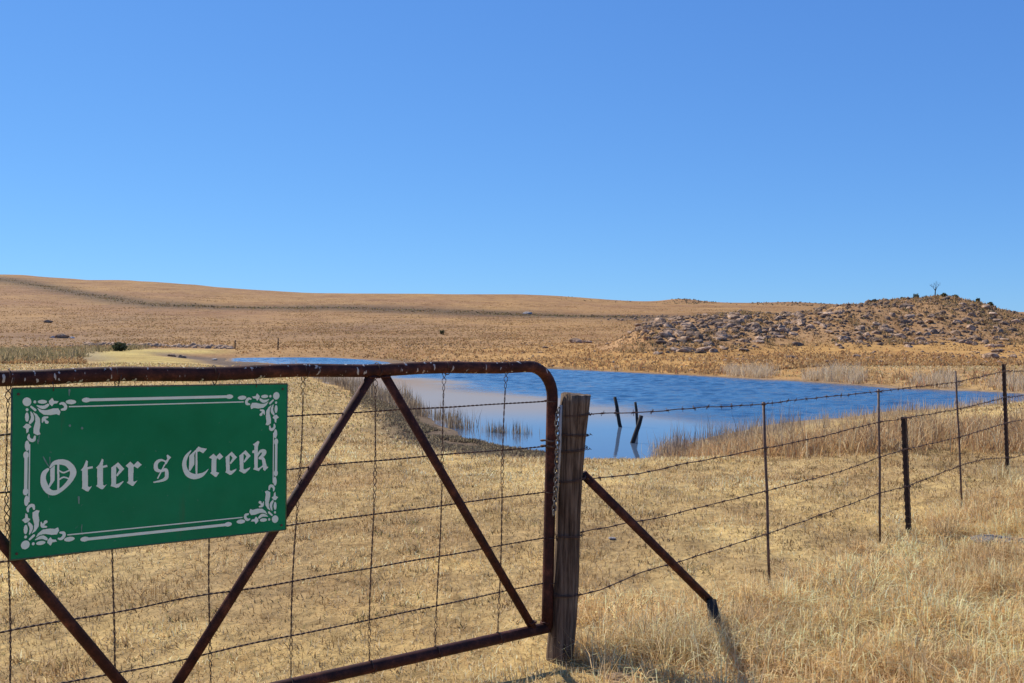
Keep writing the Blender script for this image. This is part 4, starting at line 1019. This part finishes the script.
    paint(let, [('p', [(48, 307), (110, 255), (150, 293), (195, 242), (244, 295), (195, 338), (160, 314), (152, 330), (147, 500), (188, 515), (150, 573), (130, 568), (66, 517), (84, 500), (86, 325)]),
                ('p', ee), ('p', shp(ee, 188, -20)),
                ('p', [(718, 78), (738, 92), (717, 160), (715, 450), (738, 448), (748, 470), (730, 492), (652, 467), (668, 440), (668, 248), (638, 243), (643, 213), (668, 203), (670, 150), (648, 125), (670, 113)]),
                ('s', [(712, 282, 10), (752, 222, 18), (802, 225, 30), (788, 270, 24), (738, 312, 13)]), ('s', [(738, 318, 13), (785, 322, 22), (802, 380, 24), (815, 438, 27), (848, 440, 9)]), ('s', [(735, 460, 11), (795, 415, 10)]), ('p', [(790, 430), (850, 440), (812, 490), (788, 470)])], 205, 435, s2, PX, PY)
    emit(let, 'lettering', 0.0035)
    # border: traced once in the top left corner, then mirrored
    bor = np.zeros(PX.shape, bool); quarter = np.zeros(PX.shape, bool)
    def ell(cx, cy, rx, ry, n=20): return ('p', [(cx + rx * math.cos(2 * math.pi * i / n), cy + ry * math.sin(2 * math.pi * i / n)) for i in range(n)])
    orn = [ell(268, 162, 20, 20), ell(370, 160, 64, 27), ('p', [(505, 105), (530, 148), (592, 152), (570, 182), (528, 186), (502, 222), (465, 190), (458, 150)]),
           ('s', [(612, 188, 12), (650, 182, 20), (685, 215, 22), (680, 255, 21), (635, 268, 14)]), ell(760, 162, 72, 31),
           ('s', [(298, 213, 7), (350, 232, 20), (400, 233, 24), (446, 203, 18)]),
           ('p', [(300, 242), (360, 272), (430, 275), (520, 250), (590, 250), (617, 300), (602, 345), (560, 328), (480, 342), (390, 337), (330, 295)])]
    def swap(sh):
        k, pts = sh; return (k, [(160 + (p[1] - 160), 160 + (p[0] - 160)) + tuple(p[2:]) for p in pts])
    paint(quarter, [ell(160, 160, 60, 60)] + orn + [swap(s_) for s_ in orn] + [('s', [(218, 228, 14), (272, 272, 17)]), ('s', [(442, 370, 11), (388, 385, 20), (370, 440, 8)]), ell(430, 438, 26, 22), ('s', [(385, 385, 16), (430, 438, 16)])], 15, 390, s2, PX, PY)
    def px2uv(x, y):
        s, z = g_px(x, y, OFF); p = np.array(gp(s, z, OFF)) - O; return float(p @ E1), float(-(p @ E2))
    def bar(u0, v0, u1, v1, r):
        sel = (np.abs(vv - (v0 + v1) / 2) <= r) & (uu > u0) & (uu < u1) if abs(u1 - u0) > abs(v1 - v0) else (np.abs(uu - (u0 + u1) / 2) <= r) & (vv > v0) & (vv < v1)
        return sel
    ua, va = px2uv(86, 399.8); ub, vb = px2uv(68.6, 406.4)
    uc, vc = px2uv(25.6, 455); ud, vd = px2uv(29.3, 444)
    bor |= bar(ua, va, W - ua, va, 0.0048) | bar(ub, vb, W - ub, vb, 0.0021) | bar(uc, vc, uc, H - vc, 0.0048) | bar(ud, vd, ud, H - vd, 0.0021)
    for u_, v_, rx, ry in ((ua, va, 0.014, 0.0078), (uc, vc, 0.0078, 0.012)):
        quarter |= ((uu - u_) / rx) ** 2 + ((vv - v_) / ry) ** 2 < 1
    bor |= bar(ua, H - va, W - ua, H - va, 0.0048) | bar(ub, H - vb, W - ub, H - vb, 0.0021) | bar(W - uc, vc, W - uc + 1e-6, H - vc, 0.0048) | bar(W - ud, vd, W - ud, H - vd, 0.0021)
    full = quarter | quarter[:, ::-1] | quarter[::-1, :] | quarter[::-1, ::-1] | bor
    emit(full, 'border', 0.0035)
    # streaks of bird lime and scratches on the paint
    sc = np.zeros(PX.shape, bool)
    paint(sc, [('s', [(90, 188, 5), (120, 245, 8), (155, 300, 5)]), ('s', [(166, 195, 6), (170, 305, 5)]), ('s', [(30, 0, 9), (32, 40, 5)]), ('s', [(495, 650, 12), (497, 720, 6)]), ('s', [(150, 620, 5), (155, 655, 3)])], 35, 440, s1, PX, PY)
    paint(sc, [('s', [(740, 0, 14), (735, 75, 6)]), ell(745, 485, 16, 18), ell(912, 520, 17, 18), ('s', [(328, 600, 6), (322, 700, 5)])], 15, 390, s2, PX, PY)
    paint(sc, [('s', [(912, 265, 5), (905, 340, 6), (915, 400, 6)])], 15, 505, s2, PX, PY)
    sc &= ~full & ~let
    o = emit(sc, 'scratches', 0.0034); o.data.materials.clear(); o.data.materials.append(mottled('streaky_paint', (0.10, 0.20, 0.15), (0.24, 0.36, 0.30), 60))
build_sign()

# ------------------------------------------------------------------ the wooden post
def build_post():
    b = Vector((0.216, 4.56, 0)); b.z = gz(b.x, b.y); root = empty('gate_post', b)
    tag(root, 'weathered round wooden post where the gate closes', 'post')
    top = ray(576.5, 394, 4.56) - b; n = 40; rings = 34; V = []; Fc = []
    for i in range(rings + 1):
        k = i / rings; z = -0.25 + (top.z + 0.25) * k; cx = top.x * max(0, z / top.z) + 0.006 * math.sin(z * 5); cy = 0.0
        r0 = 0.0585 + 0.004 * math.sin(z * 6 + 1) + 0.006 * sstep(0.8, 1.0, z / top.z)
        for j in range(n):
            a = 2 * math.pi * j / n; q = Vector((math.cos(a) * 2.2, math.sin(a) * 2.2, z * 1.2))
            g = mnoise.noise(Vector((math.cos(a) * 5, math.sin(a) * 5, z * 0.5)))
            rr = r0 * (1 + 0.07 * mnoise.noise(q) + 0.05 * g)
            if g > 0.33: rr -= 0.010 * (g - 0.33) * 6
            zz = z + (0.012 * mnoise.noise(Vector((math.cos(a) * 2, math.sin(a) * 2, 5))) - 0.004 * math.cos(a) if i == rings else 0)
            V.append((cx + math.cos(a) * rr, cy + math.sin(a) * rr, zz))
    for i in range(rings):
        for j in range(n): Fc.append((i * n + j, i * n + (j + 1) % n, (i + 1) * n + (j + 1) % n, (i + 1) * n + j))
    c = len(V); V.append((top.x, 0, top.z - 0.004))
    for j in range(n): Fc.append((rings * n + j, rings * n + (j + 1) % n, c))
    m = MB(); m.add(V, Fc); m.build('trunk', M_WOOD, root)
    # wire ties round it
    for y in (416, 436.5, 451, 481, 538, 597):
        z = EYE + (HY - y) / F * 4.5 - b.z; cx = top.x * z / top.z; w = MB(); tl = rnd.uniform(-0.01, 0.01)
        for dz in (0, 0.006):
            w.tube([Vector((cx + math.cos(a) * 0.0665, math.sin(a) * 0.0665, z + dz + tl * math.sin(a + 1))) for a in [i * math.pi / 12 for i in range(24)]], 0.0019, 5, closed=True)
        e = Vector((cx + 0.064, -0.02, z)); w.tube([e, e + Vector((0.012, -0.006, 0.006)), e + Vector((0.006, -0.012, 0.012)), e + Vector((0.018, -0.006, 0.002))], 0.0017, 4)
        w.build('wire_tie', M_WIRE, root)
    # a split pale sliver on the side towards the gate
    sv = MB(); p0, p1 = ray(561, 405, 4.53) - b, ray(557, 500, 4.53) - b
    sv.tube([p0, p0.lerp(p1, 0.5) + Vector((0.002, 0, 0)), p1], [0.008, 0.010, 0.006], 5); sv.build('split_sliver', mottled('pale_wood', (0.45, 0.4, 0.34), (0.62, 0.57, 0.5), 30, stretch=(3, 3, .2)), root)
build_post()

# chain hanging between gate and post
def build_chain():
    P = [ray(559, 408, 4.49), ray(556.5, 420, 4.475), ray(558, 440, 4.47), ray(556.5, 462, 4.47), ray(556, 482, 4.47), ray(554.5, 505, 4.475), ray(553, 520, 4.48)]
    pts = []
    for i in range(len(P) - 1):
        for k in range(8): pts.append(P[i].lerp(P[i + 1], k / 8))
    L = sum((pts[i + 1] - pts[i]).length for i in range(len(pts) - 1)); nl = int(L / 0.021)
    acc = [0]
    for i in range(1, len(pts)): acc.append(acc[-1] + (pts[i] - pts[i - 1]).length)
    m = MB()
    def link(c, t, roll):
        a = Vector((0, 1, 0)) if abs(t.y) < 0.8 else Vector((1, 0, 0)); e = (a - t * a.dot(t)).normalized(); f = t.cross(e); e, f = e * math.cos(roll) + f * math.sin(roll), f * math.cos(roll) - e * math.sin(roll)
        q = []
        for i in range(14):
            an = 2 * math.pi * i / 14; q.append(c + t * (math.cos(an) * 0.0085 + (0.006 if math.cos(an) > 0 else -0.006)) + e * math.sin(an) * 0.0085)
        m.tube(q, 0.003, 5, closed=True)
    for k in range(nl):
        s = (k + 0.5) * 0.021; i = 1
        while i < len(acc) - 1 and acc[i] < s: i += 1
        p = pts[i - 1].lerp(pts[i], (s - acc[i - 1]) / (acc[i] - acc[i - 1])); t = (pts[i] - pts[i - 1]).normalized(); link(p, t, 0.5 + (math.pi / 2) * (k % 2) + rnd.uniform(-.2, .2))
    o = m.build('chain', M_GALV, origin=P[0]); tag(o, 'steel link chain hanging between the gate stile and the wooden post', 'chain')
build_chain()

# ------------------------------------------------------------------ the wire fence
def build_fence():
    FL = [(0.24, 4.56), (1.486, 5.85), (2.606, 7.1), (2.98, 7.5), (3.76, 8.4), (5.06, 10.2), (6.3, 11.7), (8.6, 14.4)]
    root = empty('wire_fence', (1.486, 5.85, gz(1.486, 5.85))); tag(root, 'four strand barbed wire fence running off to the right', 'fence')
    inv = __import__('mathutils').Matrix.Translation(-root.location)
    def fb(mb, name, mat, smooth=True):
        o = mb.build(name, mat, smooth=smooth); o.parent = root; o.matrix_parent_inverse = inv; return o
    from mathutils import Matrix
    def ypost(x, y, ptop, pbase_px, name, wdt):
        """steel standard with a three-finned section and punched holes down its web"""
        b = Vector((x, y, gz(x, y))); t = Vector(ptop); ax = (t - b); L = ax.length; ax.normalize()
        b = b - ax * 0.3; L += 0.3; e = Vector((0.8, -0.6, 0)); e = (e - ax * e.dot(ax)).normalized(); f = ax.cross(e)
        m = MB(); M = Matrix((( e.x, f.x, ax.x, b.x), (e.y, f.y, ax.y, b.y), (e.z, f.z, ax.z, b.z), (0, 0, 0, 1)))
        w = wdt / 2; th = 0.0035
        for ang in (math.radians(200), math.radians(320), math.radians(90)):
            c, s = math.cos(ang), math.sin(ang); r = Matrix.Rotation(ang, 4, 'Z')
            n = int(L / 0.025)
            # toothed outer edge
            for k in range(n):
                z0 = k * L / n; ww = w * (1.0 if k % 2 else 0.86)
                m.prism([(0.002, -th), (ww, -th), (ww, th), (0.002, th)], L / n, M @ r @ Matrix.Translation((0, 0, z0)))
        return fb(m, name, M_STEEL, False)
    ypost(2.98, 7.5, ray(904.5, 417, 7.5), None, 'steel_post', 0.054)
    ypost(5.06, 10.2, ray(1004, 364, 10.2), None, 'steel_post', 0.046)
    ypost(8.6, 14.4, (8.58, 14.4, gz(8.6, 14.4) + 1.15), None, 'steel_post', 0.06)
    for (x, y, px, py0, py1, pxb) in ((1.486, 5.85, 763.5, 402, 590, 769.5), (2.606, 7.1, 878.5, 389, 545, 880), (3.76, 8.4, 955.5, 371, 508, 962), (6.3, 11.7, 1051, 362, 462, 1052)):
        t = ray(px, py0, y); b2 = ray(pxb, py1, y); b2.z = max(b2.z, gz(x, y) - 0.02); m = MB(); mid = t.lerp(b2, 0.5) + Vector((0.004, 0, 0))
        for a_, c_ in ((t, mid), (mid, b2)): pass
        m.tube([t, t.lerp(b2, 0.25), mid, t.lerp(b2, 0.75), b2], 0.0085, 6); o = fb(m, 'dropper', M_BAR)
        c = MB(); c.tube([t + Vector((0, 0, 0.004)), t - Vector((0, 0, 0.028))], 0.0125, 8)
        cc = c.build('dropper_cap', M_GALV); cc.parent = o; cc.matrix_parent_inverse = inv
    # strands
    D = [p[1] for p in FL]
    def fl_depth(px):
        us = [CX + F * x / y for x, y in FL]; return float(np.interp(px, us, D))
    ST = [[(582, 415), (612, 413), (640, 412), (700, 408), (764, 404), (805, 399), (879, 391.5), (958, 382), (1006, 371), (1052, 372)],
          [(582, 480), (640, 473.5), (700, 461), (765, 448), (820, 437), (880, 422), (906, 418), (959, 409), (1008, 397), (1052, 393)],
          [(576, 533), (640, 521), (670, 515), (696, 508), (767, 491), (842, 471), (880, 457), (907, 449), (960, 437), (1010, 422), (1052, 415)],
          [(572, 597), (600, 590), (640, 573), (700, 555), (767, 534), (820, 515), (880, 493), (908, 486), (962, 465), (985, 459), (1014, 457.5), (1052, 446)]]
    for si, st in enumerate(ST):
        ctrl = []
        for px, py in st:
            d = fl_depth(px) - 0.03; ctrl.append(ray(px, py, d))
        ctrl.append(Vector((8.57, 14.35, gz(8.6, 14.4) + [1.1, 0.85, 0.58, 0.30][si])))
        pts = []
        for i in range(len(ctrl) - 1):
            L = (ctrl[i + 1] - ctrl[i]).length; n = max(3, int(L / 0.06))
            p0, p1, p2, p3 = ctrl[max(i - 1, 0)], ctrl[i], ctrl[i + 1], ctrl[min(i + 2, len(ctrl) - 1)]
            for k in range(n):
                f = k / n; q = 0.5 * ((2 * p1) + (p2 - p0) * f * 0.0 + (p2 - p1) * f * 2)
                q = q + Vector((0, 0, 0.006 * mnoise.noise(Vector((q.x * 6, q.y * 6, si * 7)))))
                pts.append(q)
        pts.append(ctrl[-1])
        m = MB(); m.tube(pts, [0.0028] * len(pts), 5)
        # barbs every hand's breadth
        acc = 0; nxt = 0.05
        for i in range(1, len(pts)):
            L = (pts[i] - pts[i - 1]).length
            while acc + L > nxt:
                c = pts[i - 1].lerp(pts[i], (nxt - acc) / L); t = (pts[i] - pts[i - 1]).normalized()
                m.tube([c - t * 0.011, c + t * 0.011], 0.0048, 5)
                for q in range(2):
                    dv = Vector((rnd.uniform(-1, 1), rnd.uniform(-1, 1), rnd.uniform(-1, 1))); dv = (dv - t * dv.dot(t)).normalized() * 0.016
                    m.tube([c - dv, c + dv], 0.0014, 4)
                nxt += rnd.uniform(0.085, 0.16)
            acc += L
        fb(m, 'barbed_strand', M_WIRE)
    ties = MB()
    for st in ST:
        for (pxd, x, y) in ((764, 1.486, 5.85), (879, 2.606, 7.1), (907, 2.98, 7.5), (959, 3.76, 8.4), (1008, 5.06, 10.2)):
            py = float(np.interp(pxd, [p[0] for p in st], [p[1] for p in st])); c = ray(pxd, py, y); rr_ = 0.026 if pxd in (907, 1008) else 0.012
            ties.tube([c + Vector((math.cos(a) * rr_, math.sin(a) * rr_, 0.006 * math.sin(a * 2))) for a in [i * math.pi / 5 for i in range(10)]], 0.0022, 4, closed=True)
            ties.tube([c + Vector((rr_, 0, 0)), c + Vector((rr_ + 0.012, -0.01, 0.012 * rnd.choice((-1, 1))))], 0.002, 4)
    fb(ties, 'wire_ties', M_WIRE)
    # slanting pipe stay with its foot stake
    t = ray(583, 474, 4.58); f = ray(711, 602, 4.92)
    m = MB(); m.tube([t, t.lerp(f, 0.5), f], 0.021, 12); fb(m, 'pipe_stay', M_PIPE2)
    m = MB(); g = Vector((0.985, 4.86, gz(0.985, 4.86))); m.tube([g - Vector((0, 0, 0.2)), g + Vector((0.0, 0, 0.08)), f + Vector((-0.005, -0.03, 0.02))], [0.032, 0.030, 0.024], 9); fb(m, 'stay_stake', M_DARKWOOD)
build_fence()
